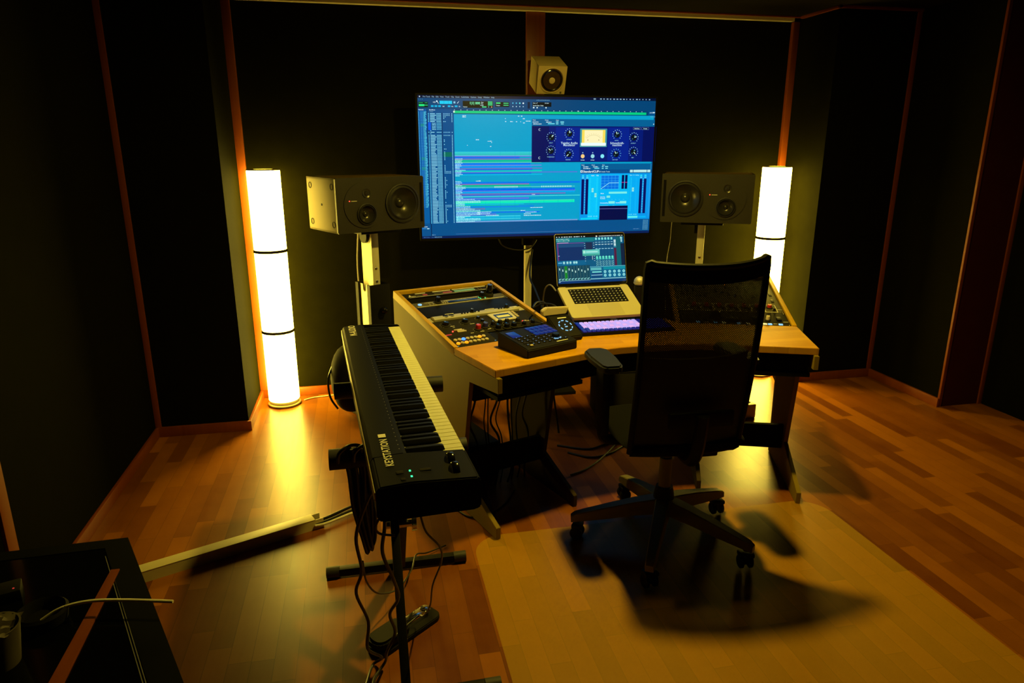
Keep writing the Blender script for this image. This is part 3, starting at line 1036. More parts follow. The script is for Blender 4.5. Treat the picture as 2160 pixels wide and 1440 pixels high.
for x in (1092, 1122, 1512, 1543):
    S.r(x, 527, x + 19, 762, (0, 12, 92), 7)
    S.r(x + 2, 498, x + 17, 512, (40, 215, 250), 7); S.r(x + 2, 515, x + 17, 520, (120, 235, 250), 7)
for x in (1116.5, 1537):
    for k in range(14):
        S.r(x - 2.5, 524 + k * 17, x + 3, 531 + k * 17, (90, 190, 240), 8)
for x in (1156, 1205, 1452, 1490):
    for k in range(24):
        S.r(x - 6, 520 + k * 9.6, x + 2, 523 + k * 9.6, (40, 230, 250) if x != 1490 else (20, 190, 250), 8)
S.t('Input', 1160, 505, 10, WH, 8); S.t('Clip', 1196, 505, 10, WH, 8); S.t('Gain  ><  Ceiling', 1436, 505, 10, (140, 230, 245), 8)
for x, y in ((1165, 586), (1187, 620), (1458, 585)):
    S.r(x, y, x + 14, y + 27, (150, 235, 225), 9); S.r(x, y + 12, x + 14, y + 14, (60, 170, 190), 10)
S.r(1231, 502, 1359, 594, (0, 112, 226), 7)
for k in range(6):
    S.r(1231 + k * 25.4, 500, 1232.5 + k * 25.4, 596, (60, 190, 245), 8)
    S.r(1229, 502 + k * 18.2, 1361, 503.4 + k * 18.2, (60, 190, 245), 8)
S.line(1231, 592, 1290, 552, 3, (150, 245, 250), 9); S.line(1290, 552, 1359, 552, 3, (150, 245, 250), 9)
for x in (1380, 1404):
    S.r(x, 500, x + 18, 593, (0, 12, 82), 8); S.r(x, 548, x + 18, 551, (220, 60, 150), 9)
S.t('Mode', 1231, 626, 10, WH, 8); S.r(1290, 612, 1422, 625, (120, 240, 235), 8)
S.t('Soft Clip', 1229, 650, 10, WH, 8); S.t('hardness', 1229, 660, 10, WH, 8); S.r(1275, 638, 1300, 652, (130, 235, 225), 8)
for k in range(5):
    S.t(str(k * 25), 1283 + k * 27, 668, 9, (60, 200, 245), 8)
S.t('Oversampling', 1229, 690, 10, WH, 8); S.r(1290, 676, 1336, 692, (130, 240, 235), 8); S.t('Quality', 1342, 690, 10, WH, 8); S.r(1372, 676, 1420, 692, (130, 240, 235), 8)
S.r(1226, 707, 1432, 804, (0, 10, 68), 8); S.r(1226, 726, 1432, 728.5, (120, 120, 200), 9); S.r(1230, 702, 1290, 707, (60, 190, 240), 9); S.r(1320, 702, 1335, 707, (60, 190, 240), 9)
S.r(1092, 786, 1215, 798, (0, 210, 245), 8); S.r(1436, 780, 1508, 793, (90, 240, 240), 8); S.r(1514, 780, 1570, 792, (0, 180, 245), 8)
S.t('0.0 dB   -0.1 dB', 1144, 780, 11, (120, 235, 250), 8); S.t('0.0 dB   0.0 dB', 1440, 772, 10, (120, 235, 250), 8)
for k in range(40):
    S.r(1586, 430 + k * 9, 1591, 434 + k * 9, (70, 170, 220), 9)
for k in range(8):
    for j in range(4):
        S.r(1552 + j * 10, 808 + k * 9, 1556 + j * 10, 813 + k * 9, (120, 200, 230), 9)
S.t('0:49 / 0:49.1', 1480, 872, 9, (90, 150, 200), 9)
sb = S.b
sc = obj('screen', sb, S.pal, tv, smooth=False)
sc.location = (0, -.0005, z0)

# television pole stand
tst = thing('television_stand', 'slim white television pole rising behind the mixing desk', 'stand', (1.008, 4.262, 0))
obj('pole', B().box(-.021, -.02, .02, .021, .02, 1.08, .003), 'white', tst)
obj('base_plate', B().box(-.28, -.20, 0, .28, .14, .02, .003), 'black', tst)
obj('bracket', B().box(-.035, -.024, .95, .035, .024, 1.0, .003).box(-.15, -.034, 1.05, .15, -.018, 1.16, .002), 'black', tst)
tag(obj('screen_cable', B().tube([(.80, 4.20, 1.02), (.84, 4.22, .955), (.93, 4.23, .925), (1.01, 4.205, .94), (1.05, 4.205, .99)], .004), 'cable'),
    'black cable loop hanging under the television beside its pole', 'cable')

# ------------------------------------------------------------------ desk
TH19, TH20 = R(19), R(20)
DL, DR = Vector((.458, 2.459)), Vector((1.850, 2.469))
uL, vL = Vector((math.cos(TH19), math.sin(TH19))), Vector((-math.sin(TH19), math.cos(TH19)))
uR, vR = Vector((-math.cos(TH20), math.sin(TH20))), Vector((math.sin(TH20), math.cos(TH20)))
AL, AR = DL + vL * .352, DR + vR * .3785
RW, RL_ = .56, .684
PH = math.atan2(.125, .672)
desk = thing('studio_desk', 'wooden studio desk with two angled sloping rack wings and pale side panels', 'desk', (1.165, 2.85, 0))
AL2, AR2 = AL + uL * RW, AR + uR * RW
top = [tuple(DL), (.86, 2.606), (.93, 2.640), (1.04, 2.658), (1.165, 2.664), (1.29, 2.660), (1.40, 2.644), (1.46, 2.620), tuple(DR), tuple(AR), tuple(AR2), (1.44, 3.10), (.90, 3.08), tuple(AL2), tuple(AL)]
obj('desktop', B().prism(top, .70, .73, 'Z', .002), 'desk', desk, local=False)


b = B()
sk = [(.475, 2.490), (.88, 2.640), (.95, 2.668), (1.165, 2.690), (1.38, 2.670), (1.45, 2.648), (1.832, 2.505)]
b.prism(sk + [(x, y + .018) for x, y in reversed(sk)], .612, .6995, 'Z')
obj('front_apron', b, 'black_matte', desk, local=False)


def frame_m(o, u, v):
    """matrix: x = inwards along the wing front, y = depth, z = up"""
    return Matrix(((u.x, v.x, 0, o.x), (u.y, v.y, 0, o.y), (0, 0, 1, 0), (0, 0, 0, 1)))


outer = [(-.02, .64), (-.02, .70), (.345, .70), (.36, .722), (1.03, .848), (1.03, .45), (.60, .38), (.58, .003), (0, .003), (0, .055), (.30, .17), (.215, .62)]
outer_full = [(-.02, .64), (-.02, .70), (.345, .70), (.36, .722), (1.03, .848), (1.03, .003), (0, .003), (0, .055), (.30, .17), (.215, .62)]
inner = [(.21, .70), (.34, .70), (.34, .559), (.62, .559), (.60, .38), (.58, .003), (.06, .003), (.06, .055), (.31, .17)]
inner_up = [(.345, .575), (.345, .70), (1.03, .842), (1.03, .575)]
for o2, u, v, A, th in ((DL, uL, vL, AL, TH19), (DR, uR, vR, AR, TH20)):
    s = 1 if u.x > 0 else -1
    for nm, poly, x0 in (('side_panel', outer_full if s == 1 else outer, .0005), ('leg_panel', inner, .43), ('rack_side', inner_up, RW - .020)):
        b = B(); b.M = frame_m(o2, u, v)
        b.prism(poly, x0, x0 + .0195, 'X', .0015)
        obj(nm, b, 'laminate' if nm == 'side_panel' else 'laminate_shaded', desk, local=False)
    b = B(); b.M = frame_m(o2, u, v)
    b.box(.0205, .33, .125, .4295, .352, .245)
    obj('foot_beam', b, 'black_matte', desk, local=False)
    b = B(); b.M = frame_m(o2, u, v)
    b.box(.0205, .22, .530, .4295, .325, .595).box(.0205, .02, .595, .4295, .22, .612)
    obj('cable_tray', b, 'black_matte', desk, local=False)
    b = B(); b.M = frame_m(A, u, v)
    b.box(.0215, .658, .45, RW - .0215, .675, .805)
    b.box(.0215, .03, .56, RW - .0215, .658, .575)
    obj('rack_back', b, 'black_matte', desk, local=False)
    # wooden edges of the sloping rack opening
    SL = frame_m(A, u, v) @ Matrix.Translation((0, 0, .73)) @ Matrix.Rotation(PH, 4, 'X')
    for nm, bx in (('rack_rail', (0, 0, -.034, .020, RL_, .004)), ('rack_rail', (RW - .020, 0, -.034, RW, RL_, .004)),
                   ('rack_rail', (.020, RL_ - .020, -.034, RW - .020, RL_, .004)), ('rack_rail', (.020, 0, -.030, RW - .020, .012, -.006))):
        b = B(); b.M = SL
        b.box(*bx, .0015)
        obj(nm, b, 'rail', desk, local=False)

# ------------------------------------------------------------------ rack gear, left wing
SLL = frame_m(AL, uL, vL) @ Matrix.Translation((0, 0, .73)) @ Matrix.Rotation(PH, 4, 'X')
SLR = frame_m(AR, uR, vR) @ Matrix.Translation((0, 0, .73)) @ Matrix.Rotation(PH, 4, 'X')


def rack(name, label, cat, SL, w0, w1, z=-.010, face='darkgrey', depth=.06, group='rack units in the desk wings', x0=.0225, x1=None, ears=True):
    """a thing whose local frame is the slope: x across, y up the slope, z out of the panel"""
    x1 = RW - .0225 if x1 is None else x1
    t = thing(name, label, cat, group=group)
    # on the right wing the frame runs right to left, so turn it to read left to right
    if SL is SLR:
        t.matrix_basis = SLR @ Matrix.Translation((RW, 0, 0)) @ Matrix.Diagonal((-1, 1, 1, 1)) @ Matrix.Translation((0, w0, z))
        # left-handed frame avoided: rebuild from axes
        X = -Vector((uR.x, uR.y, 0)); Y = Vector((vR.x * math.cos(PH), vR.y * math.cos(PH), math.sin(PH)))
        Z = X.cross(Y)
        O = SLR @ Vector((RW, w0, z))
        t.matrix_basis = Matrix(((X.x, Y.x, Z.x, O.x), (X.y, Y.y, Z.y, O.y), (X.z, Y.z, Z.z, O.z), (0, 0, 0, 1)))
    else:
        t.matrix_basis = SL @ Matrix.Translation((0, w0, z))
    h = w1 - w0
    b = B().box(x0, 0, -.003, x1, h, 0, .0006)
    b.box(x0 + .018, .002, -depth, x1 - .018, h - .002, -.003)
    obj('case', b, face, t)
    if ears:
        for x in (x0 + .008, x1 - .008):
            for y in ((.008, h - .008) if h > .05 else (h / 2,)):
                obj('screw', B().lathe([(.0042, 0), (.0042, .0015), (.002, .0028), (0, .002)], 12, (x, y, 0)), 'chrome', t)
    return t


def knob(t, x, y, r, h, m='black', skirt=True, name='knob', dot='chrome', z=0):
    b = B()
    if skirt:
        b.lathe([(r * 1.35, z), (r * 1.35, z + h * .16), (r * 1.02, z + h * .3), (r * .98, z + h * .3)], 22, (x, y, 0), mi=1)
    b.lathe([(r, z), (r, z + h * .3), (r * .88, z + h * .95), (r * .78, z + h), (0, z + h)], 22, (x, y, 0), mi=0)
    k = obj(name, b, [m, 'darkgrey'], t)
    obj('pointer', B().box(x - r * .08, y + r * .1, z + h, x + r * .08, y + r * .8, z + h + .0006), dot, k)
    return k


def ticks(t, x, y, r0, r1, n=11, w=.0007):
    b = B()
    for k in range(n):
        a = R(225 - 270 * k / (n - 1))
        b.M = Matrix.Translation((x, y, .0004)) @ Matrix.Rotation(a, 4, 'Z')
        b.quad(r0, -w / 2, r1, w / 2)
    return b


# 1 metering unit
t = rack('meter_unit', 'black rack unit with level meters and green display, topmost in left wing', 'rack unit', SLL, .598, .657)
b = B()
b.quad(.055, .006, .52, .009, .0005)
b.box(.100, .043, 0, .155, .049, .002).box(.195, .043, 0, .295, .049, .002).box(.305, .045, 0, .500, .050, .002)
b.M = Matrix.Translation((.068, .026, .0006))
for an in (90, 215, 325):
    b.M = Matrix.Translation((.066, .024, .0006)) @ Matrix.Rotation(R(an), 4, 'Z')
    b.quad(.0, -.003, .014, .003)
b.M = Matrix.Identity(4)
b.quad(.078, .018, .094, .022, .0006)
obj('lettering', b, 'print', t)
b = B()
for k in range(14):
    b.box(.10 + k * .0042, .016, 0, .1025 + k * .0042, .032, .001, mi=1 if k > 7 else 0)
for k in range(24):
    b.box(.195 + k * .0042, .016, 0, .1975 + k * .0042, .032, .001, mi=1 if k > 11 else 0)
pieces('meter_segment', b, ['grey', 'glow_red_meter'], t)
obj('display', B().box(.308, .014, 0, .425, .036, .0015), 'glow_dimgreen', t)
b = B()
for x, y in ((.445, .03), (.46, .03), (.445, .018), (.46, .018), (.51, .04), (.515, .018)):
    b.cyl((x, y, 0), (x, y, .004), .004, n=12)
pieces('button', b, 'grey', t)
# 2 processor with blue power button
t = rack('processor_unit', 'black rack unit with pale blue round button and long narrow display', 'rack unit', SLL, .474, .532, face='grey')
b = B()
b.box(.046, .006, 0, .52, .0085, .001).box(.20, .044, 0, .385, .047, .001).box(.095, .044, 0, .14, .046, .001)
obj('trim_line', b, 'print', t)
obj('display', B().box(.215, .016, 0, .375, .038, .002, .001), 'black_gloss', t)
obj('power_light', B().lathe([(.010, 0), (.010, .003), (0, .004)], 20, (.066, .032, 0)), 'led_ltblue', t)
knob(t, .163, .034, .013, .030, 'black_gloss')
knob(t, .407, .034, .012, .028, 'black_gloss')
knob(t, .452, .040, .017, .062, 'black_gloss')
b = B()
for x, y in ((.392, .036), (.422, .036), (.394, .024), (.420, .024)):
    b.box(x - .0015, y - .005, 0, x + .0015, y + .005, .002)
pieces('indicator_light', b, 'led_green', t)
b = B()
for x in (.112, .13, .183, .195, .207):
    for y in (.018, .034):
        b.cyl((x, y, 0), (x, y, .005), .0035, n=12)
pieces('button', b, 'silver', t)
# 3 blank
t = rack('blank_panel', 'plain black blank panel between the rack units of left wing', 'rack panel', SLL, .352, .470, face='black')
# silver unit
t = rack('preamp_unit', 'silver curved rack unit with small dark buttons in left wing', 'rack unit', SLL, .300, .349, z=-.012, face='silver', ears=False)
b = B()
b.prism([(.0, .0), (.0, .010), (.016, .014), (.034, .012), (.048, .004), (.048, 0)], .05, .505, 'X')
obj('fascia', b, 'silver', t)
b = B()
for x in (.115, .145):
    b.lathe([(.012, .010), (.014, .0135), (0, .0138)], 20, (x, .022, 0))
for x in (.20, .215, .23, .27, .29, .40, .415, .43, .455):
    b.cyl((x, .022, .008), (x, .022, .018), .0045, n=12)
pieces('button', b, 'black', t)
knob(t, .255, .026, .008, .018, 'black_gloss', z=.012)
knob(t, .445, .026, .009, .018, 'black_gloss', z=.012)
obj('lettering', B().box(.12, .040, .012, .165, .043, .0135).box(.33, .034, .0125, .38, .036, .0145).box(.475, .012, .0135, .515, .0155, .0155), 'print', t)
# control surface with knobs and lit screen
t = rack('control_unit', 'black rack controller with yellow screen, red and blue knobs and pale keys', 'rack unit', SLL, .120, .297)
Y0 = .120
b = B()
b.prism([(.322, .088), (.440, .088), (.448, .178), (.318, .172)], 0, .006, 'Z', .002)
obj('screen_bezel', b, 'white', t)
b = B()
b.quad(.342, .104, .425, .156, .0064, 0)
b.quad(.350, .116, .418, .140, .0068, 1)
obj('screen', b, ['black_gloss', 'glow_lcd'], t)
for x, y, r, h, m_ in ((.079, .126, .015, .017, 'black_gloss'), (.178, .128, .015, .017, 'black_gloss'), (.258, .148, .009, .013, 'black_gloss'), (.262, .112, .009, .013, 'black_gloss'),
                       (.200, .038, .013, .026, 'red'), (.242, .048, .013, .026, 'blue'), (.285, .050, .012, .024, 'darkgrey'), (.322, .054, .012, .024, 'darkgrey'), (.360, .054, .012, .024, 'darkgrey'),
                       (.290, .012, .014, .024, 'black'), (.335, .012, .014, .024, 'black'), (.375, .014, .014, .022, 'black'), (.42, .052, .012, .022, 'darkgrey'), (.48, .016, .011, .02, 'black'), (.43, .014, .011, .02, 'black')):
    knob(t, x, y, r, h, m_)
b = B()
for x, y, r in ((.079, .126, .015), (.178, .128, .015), (.258, .148, .009), (.200, .038, .013), (.285, .050, .012), (.322, .054, .012), (.36, .054, .012)):
    q = ticks(None, x, y, r * 1.55, r * 1.9)
    tmp = bpy.data.meshes.new('t'); q.bm.to_mesh(tmp); q.bm.free(); b.bm.from_mesh(tmp); bpy.data.meshes.remove(tmp)
b.M = Matrix.Identity(4)
for x, y, w in ((.095, .106, .020), (.195, .104, .022), (.100, .092, .010), (.245, .028, .018), (.20, .014, .02), (.15, .012, .016), (.45, .137, .022)):
    b.quad(x, y, x + w, y + .0035, .0006)
obj('scale_marks', b, 'print', t)
b = B()
b.box(.098, .046, 0, .135, .054, .006, .001).box(.088, .056, 0, .128, .063, .006, .001).box(.096, .034, 0, .140, .043, .006, .001)
b.box(.455, .051, 0, .468, .058, .004).box(.472, .051, 0, .51, .055, .002).box(.40, .052, 0, .415, .066, .004, .001)
for k in range(4):
    b.box(.448 + k * .001, .108 + k * .018, 0, .462 + k * .001, .121 + k * .018, .005, .001)
pieces('button', b, 'beige', t)
b = B()
for x, y in ((.079, .052), (.449, .055)):
    b.lathe([(.0035, 0), (.0035, .004), (0, .0055)], 12, (x, y, 0))
pieces('indicator_light', b, 'led_red', t)
obj('badge', B().box(.030, .022, 0, .062, .032, .001), 'red', t)
# button strip
t = rack('button_strip', 'black strip of sixteen round pads, some lit orange and blue', 'controller', SLL, .014, .114, z=-.008, x1=.225, depth=.05, ears=False)
lit = {(1, 2): 'led_blue', (1, 6): 'led_orange', (0, 0): 'led_orange', (0, 2): 'led_orange', (0, 1): 'beige'}
for ro in range(2):
    for k in range(8):
        b = B()
        b.lathe([(.0088, 0), (.0088, .004), (.0072, .0062), (0, .0068)], 18, (.045 + k * .0200 + .002 * ro, .034 + ro * .034, 0))
        obj('pad', b, lit.get((ro, k), 'beige'), t)
pieces('screw', B().lathe([(.004, 0), (.004, .003), (0, .0035)], 12, (.031, .007, 0)).lathe([(.004, 0), (.004, .003), (0, .0035)], 12, (.214, .007, 0)), 'chrome', t)
t = rack('blank_panel', 'short plain black panel right of the lit pad strip', 'rack panel', SLL, .014, .114, z=-.012, face='black', x0=.229, depth=.03)

# ------------------------------------------------------------------ rack gear, right wing
t = rack('eq_unit', 'grey rack module with dark slots and red framed knobs in right wing', 'rack unit', SLR, .17, .60, z=-.008, face='grey')
b = B()
for x, y in ((.511, .33), (.513, .235), (.509, .150), (.45, .33), (.45, .235), (.40, .28), (.36, .33), (.36, .20), (.30, .33), (.30, .235), (.24, .28), (.18, .33), (.18, .20), (.12, .28), (.06, .33), (.06, .235)):
    b.box(x - .007, y - .020, 0, x + .007, y + .020, .003, .001)
for k in range(9):
    b.box(.07 + k * .052, .385, 0, .095 + k * .052, .415, .002, .0008)
pieces('slot', b, 'black', t)
b = B()
for k in range(8):
    x0 = .452 - .0617 * k
    if x0 < .02:
        continue
    for e in ((x0, .006, x0 + .059, .0085), (x0, .0955, x0 + .059, .098), (x0, .006, x0 + .0022, .098), (x0 + .0568, .006, x0 + .059, .098)):
        b.box(e[0], e[1], 0, e[2], e[3], .001)
b.quad(.512, .040, .548, .043, .0005)
obj('frame_lines', b, 'print', t)
for k in range(7):
    x0 = .452 - .0617 * k
    knob(t, x0 + .026, .058, .012, .020, 'red')
    knob(t, x0 + .044, .026, .006, .014, 'black', name='small_knob', dot='print')
b = B()
for x, y in ((.482, .240), (.478, .187), (.42, .19), (.33, .19), (.27, .24), (.15, .19), (.09, .24)):
    b.lathe([(.0085, 0), (.0085, .005), (.005, .009), (.005, .014), (0, .016)], 16, (x, y, 0))
pieces('switch', b, 'chrome', t)
b = B()
for x, y in ((.075, .365), (.082, .36), (.30, .36), (.20, .37), (.21, .358), (.19, .358), (.43, .365), (.34, .36)):
    b.lathe([(.003, 0), (.003, .003), (0, .004)], 10, (x, y, 0))
pieces('indicator_light', b, 'led_orange', t)
t = rack('monitor_controller', 'black rack unit with a row of lit square keys, lowest in right wing', 'rack unit', SLR, .014, .165, z=-.008)
b = B()
for k, x in enumerate((.10, .14, .18, .22, .29, .335, .382, .412, .435, .460, .484)):
    b.box(x, .008, 0, x + .019, .020, .004, .001, mi=[0, 2, 0, 1, 0, 1, 0, 1, 0, 2, 0][k])
pieces('lit_key', b, ['led_ltblue', 'led_warm', 'print_dim'], t)
knob(t, .20, .08, .022, .03, 'black_gloss')
knob(t, .441, .058, .010, .026, 'beige')
b = B()
b.box(.484, .050, 0, .506, .088, .010, .002).box(.37, .05, 0, .405, .085, .010, .002)
b.box(.25, .03, 0, .30, .07, .010, .002)
pieces('switch', b, 'black', t)
b = B(); b.box(.512, .046, 0, .536, .049, .0006).box(.25, .076, 0, .30, .078, .001)
obj('lettering', b, 'print', t)
t = rack('blank_panel', 'plain black blank panel topmost in the right wing', 'rack panel', SLR, .603, .657, face='black')

# ------------------------------------------------------------------ things on the desk
# pad controller
t = thing('pad_controller', 'black sloping desktop controller with blue pads at front of left wing', 'controller', (.612, 2.578, .7305), R(24))
b = B()
b.prism([(0, .0), (0, .034), (.012, .040), (.205, .066), (.210, .060), (.210, .0)], 0, .262, 'X', .003)
obj('body', b, 'black', t)
TS = Matrix.Translation((0, .012, .0405)) @ Matrix.Rotation(math.atan2(.026, .193), 4, 'X')
b = B(); b.M = TS
for i in range(5):
    for j in range(3):
        b.box(.128 + i * .024, .098 + j * .030, 0, .148 + i * .024, .122 + j * .030, .003, .001)
b.box(.018, .11, 0, .062, .17, .002, .001)
pieces('blue_pad', b, 'glow_pad', t)
rk_ = random.Random(8)
for i in range(8):
    for j in range(5):
        x, y = .022 + i * .0285, .020 + j * .020
        if y > .09 and x > .12 or (i > 5 and 1 <= j <= 3):
            continue
        b = B()
        b.box(0, 0, 0, .014, .009, .003, .001, mi=0)
        if rk_.random() < .8:
            b.box(.005, .003, .003, .009, .006, .0034, mi=1)
        obj('button', b, ['darkgrey', 'glow_pad2'], t).matrix_basis = TS @ Matrix.Translation((x, y, 0))
b = B(); b.M = TS
b.lathe([(.017, 0), (.017, .012), (.014, .016), (0, .016)], 28, (.196, .052, 0), mi=0)
for k in range(9):
    a = R(200 + k * 15)
    b.box(.196 + .0215 * math.cos(a) - .002, .052 + .0215 * math.sin(a) - .002, 0, .196 + .0215 * math.cos(a) + .002, .052 + .0215 * math.sin(a) + .002, .002, mi=1)
obj('jog_wheel', b, ['black_gloss', 'led_ltblue'], t)
b = B(); b.M = TS
b.box(.030, .006, 0, .044, .016, .006, .001)
obj('enter_key', b, 'beige', t)
b = B(); b.M = TS
b.box(.165, .005, 0, .225, .009, .0008)
obj('lettering', b, 'print', t)
# remote
t = thing('remote_control', 'small black remote with glowing blue buttons and a beige back', 'remote control', (.812, 2.785, .7305), R(14))
b = B()
b.prism([(0, 0), (0, .02), (.012, .028), (.125, .085), (.14, .085), (.15, .0)], 0, .108, 'X', .004)
obj('body', b, 'black', t)
RS = Matrix.Translation((0, .012, .0285)) @ Matrix.Rotation(math.atan2(.057, .113), 4, 'X')
b = B(); b.M = RS
for k in range(9):
    a = R(40 * k + 10)
    b.M = RS @ Matrix.Translation((.056 + .030 * math.cos(a), .058 + .034 * math.sin(a), 0)) @ Matrix.Rotation(a + PI / 2, 4, 'Z')
    b.box(-.006, -.002, 0, .006, .002, .002)
b.M = RS
b.box(.050, .048, 0, .062, .052, .002).cyl((.056, .064, 0), (.056, .064, .002), .003, n=12)
pieces('button', b, 'led_ltblue', t)
b = B(); b.M = RS
b.box(.04, .108, 0, .085, .113, .001)
obj('lettering', b, 'print', t)
b = B()
b.prism([(-.02, .088), (.10, .088), (.115, .118), (.0, .125), (-.022, .112)], .135, .160, 'Y', .003)
obj('back_cover', b, 'beige', t)

# computer keyboard
t = thing('computer_keyboard', 'black computer keyboard with glowing violet keys below the laptop', 'keyboard', (.925, 2.855, .7305), R(1.5))
obj('body', B().prism([(0, 0), (0, .014), (.145, .026), (.145, 0)], 0, .455, 'X', .003), 'black', t)
KS = Matrix.Translation((0, 0, .0145)) @ Matrix.Rotation(math.atan2(.012, .145), 4, 'X')
b = B(); b.M = KS
for j in range(5):
    for i in range(20):
        x = .012 + i * .0216
        mi = 0
        if j == 0 or i < 1 + (j == 1) or i > 13:
            mi = 2
        elif (i + j) % 3 == 0:
            mi = 1
        b.box(x, .010 + j * .0262, 0, x + .0172, .0318 + j * .0262, .006, .0012, 1, mi=mi)
pieces('key', b, ['glow_violet', 'glow_violet2', 'glow_keyblue'], t)

# laptop on a stand
LO = Vector((.889, 2.882, .812))
LB = Matrix.Translation(LO) @ Matrix.Rotation(R(2.2), 4, 'Z') @ Matrix.Rotation(R(22.5), 4, 'X')
lap = thing('laptop', 'open silver laptop with mixer screen raised on a stand below the television', 'laptop', LO, rot=Matrix.Rotation(R(2.2), 4, 'Z') @ Matrix.Rotation(R(22.5), 4, 'X'))
LW, LD = .356, .248
def rrect(x0, y0, x1, y1, r, n=5):
    out = []
    for cx, cy, a0 in ((x1 - r, y0 + r, -90), (x1 - r, y1 - r, 0), (x0 + r, y1 - r, 90), (x0 + r, y0 + r, 180)):
        for k in range(n + 1):
            a = R(a0 + 90 * k / n)
            out.append((cx + r * math.cos(a), cy + r * math.sin(a)))
    return out
obj('base', B().prism(rrect(0, 0, LW, LD, .011), -.015, 0, 'Z', .0012), 'alu', lap)
obj('keyboard_well', B().prism(rrect(.044, .105, LW - .044, .225, .004), 0, .0004, 'Z'), 'black_matte', lap)
b = B()
b.box(0, 0, 0, .0160, .016, .0010, .0003, 1, mi=0)
b.quad(.0055, .005, .0098, .0095, .0011, 1)
kk = obj('key', b, ['black', 'print'], lap)
for j in range(6):
    for i in range(14):
        o = kk if i == j == 0 else kk.copy()
        if o is not kk:
            col.objects.link(o)
        o.location = (.047 + i * (.262 / 14), .108 + j * .0193, .0004)
obj('trackpad', B().prism(rrect(LW / 2 - .08, .008, LW / 2 + .08, .100, .004), 0, .0003, 'Z'), mat('trackpad_aluminium', (0.44, 0.40, 0.26), 0.42, metal=0.2), lap)
lid_ang = 75.2 - 22.5
LM = Matrix.Translation((0, LD, .002)) @ Matrix.Rotation(R(lid_ang), 4, 'X') @ Matrix.Rotation(R(-3), 4, 'Y')
LM = Matrix.Translation((0, LD - .002, .003)) @ Matrix.Rotation(R(lid_ang), 4, 'X')
b = B(); b.M = LM
b.prism(rrect(0, .0, LW, .250, .011), -.007, -.0012, 'Z', .001)
lid = obj('lid', b, 'alu', lap)
b = B(); b.M = LM
b.prism(rrect(.0015, .0015, LW - .0015, .2485, .010), -.0012, -.0004, 'Z')
bez = obj('screen_bezel', b, 'black_gloss', lap)
S = Screen(.344, .224, 1000, 640)
S.r(0, 0, 1000, 640, (0, 88, 128), 0)
S.r(0, 0, 1000, 24, (4, 8, 20), 1)
for k in range(12):
    S.r(8 + k * 36, 5, 8 + k * 36 + rn.choice((14, 22, 28)), 15, (200, 225, 235), 3)
S.r(585, 3, 606, 20, (240, 235, 220), 3)
for k in range(15):
    S.r(632 + k * 24, 6, 632 + k * 24 + rn.choice((9, 14, 18)), 15, (215, 230, 235), 3)
S.r(0, 26, 560, 80, (0, 118, 128), 1)
for k in range(16):
    S.r(10 + (k % 8) * 24, 34 + (k // 8) * 22, 26 + (k % 8) * 24, 44 + (k // 8) * 22, (120, 210, 210) if k % 3 else (200, 240, 235), 3)
S.r(14, 92, 405, 330, (4, 46, 100), 2); S.r(14, 92, 405, 150, (20, 72, 120), 3); S.r(14, 92, 30, 330, (110, 40, 120), 4); S.r(14, 92, 405, 98, (130, 60, 150), 4)
S.r(14, 84, 180, 94, (170, 150, 190), 5)
S.r(22, 262, 40, 268, WH, 5)
S.r(405, 84, 600, 330, (0, 70, 112), 2); S.r(430, 92, 525, 190, (22, 42, 78), 3)
for k in range(9):
    S.r(408, 100 + k * 30, 420, 106 + k * 30, (190, 220, 230), 4); S.r(540, 100 + k * 30, 556, 106 + k * 30, (190, 220, 230), 4)
S.r(0, 330, 420, 392, (0, 96, 140), 3); S.r(14, 352, 70, 366, (90, 180, 220), 4)
for x in (98, 148, 192, 246, 280):
    S.r(x - 16, 335, x + 16, 384, (40, 140, 170), 4); S.d(x, 358, 15, (165, 225, 225), 5)
S.r(375, 190, 630, 275, (60, 165, 150), 6); S.r(378, 192, 628, 250, (95, 200, 190), 7); S.d(402, 222, 18, (170, 240, 215), 8); S.r(428, 212, 600, 232, (160, 230, 220), 8)
S.r(515, 276, 521, 330, (200, 225, 225), 8)
for k in range(6):
    x = 568 + k * 46
    S.r(x, 32, x + 40, 300, (0, 76, 120), 3); S.d(x + 18, 44, 15, (130, 225, 220), 5); S.r(x + 3, 56, x + 34, 66, (60, 190, 200), 5); S.r(x + 3, 90, x + 34, 97, (150, 220, 235), 5)
    S.r(x + 3, 120, x + 34, 128, (200, 240, 240), 5); S.r(x + 3, 180, x + 34, 188, (160, 220, 235), 5); S.r(x + 17, 130, x + 19, 290, (40, 120, 170), 5)
    S.d(x + 18, 298, 16, (100, 230, 200), 5); S.r(x + 2, 314, x + 36, 330, (80, 210, 190), 5)
    for j in range(9):
        for i in range(3):
            S.r(x + 3 + i * 12, 344 + j * 8.5, x + 10 + i * 12, 349 + j * 8.5, (150, 220, 220) if (i + j + k) % 3 else (0, 110, 110), 5)
S.r(845, 60, 880, 170, (60, 140, 160), 4); S.r(848, 66, 876, 108, (190, 220, 225), 5); S.r(848, 116, 876, 150, (190, 220, 225), 5)
S.r(845, 180, 880, 420, (80, 25, 62), 4); S.r(880, 26, 952, 420, (0, 92, 106), 3); S.r(946, 120, 1000, 420, (3, 30, 62), 4); S.r(952, 50, 972, 100, (160, 215, 225), 5); S.d(960, 42, 16, (140, 220, 220), 5)
S.r(0, 402, 470, 600, (0, 40, 62), 4)
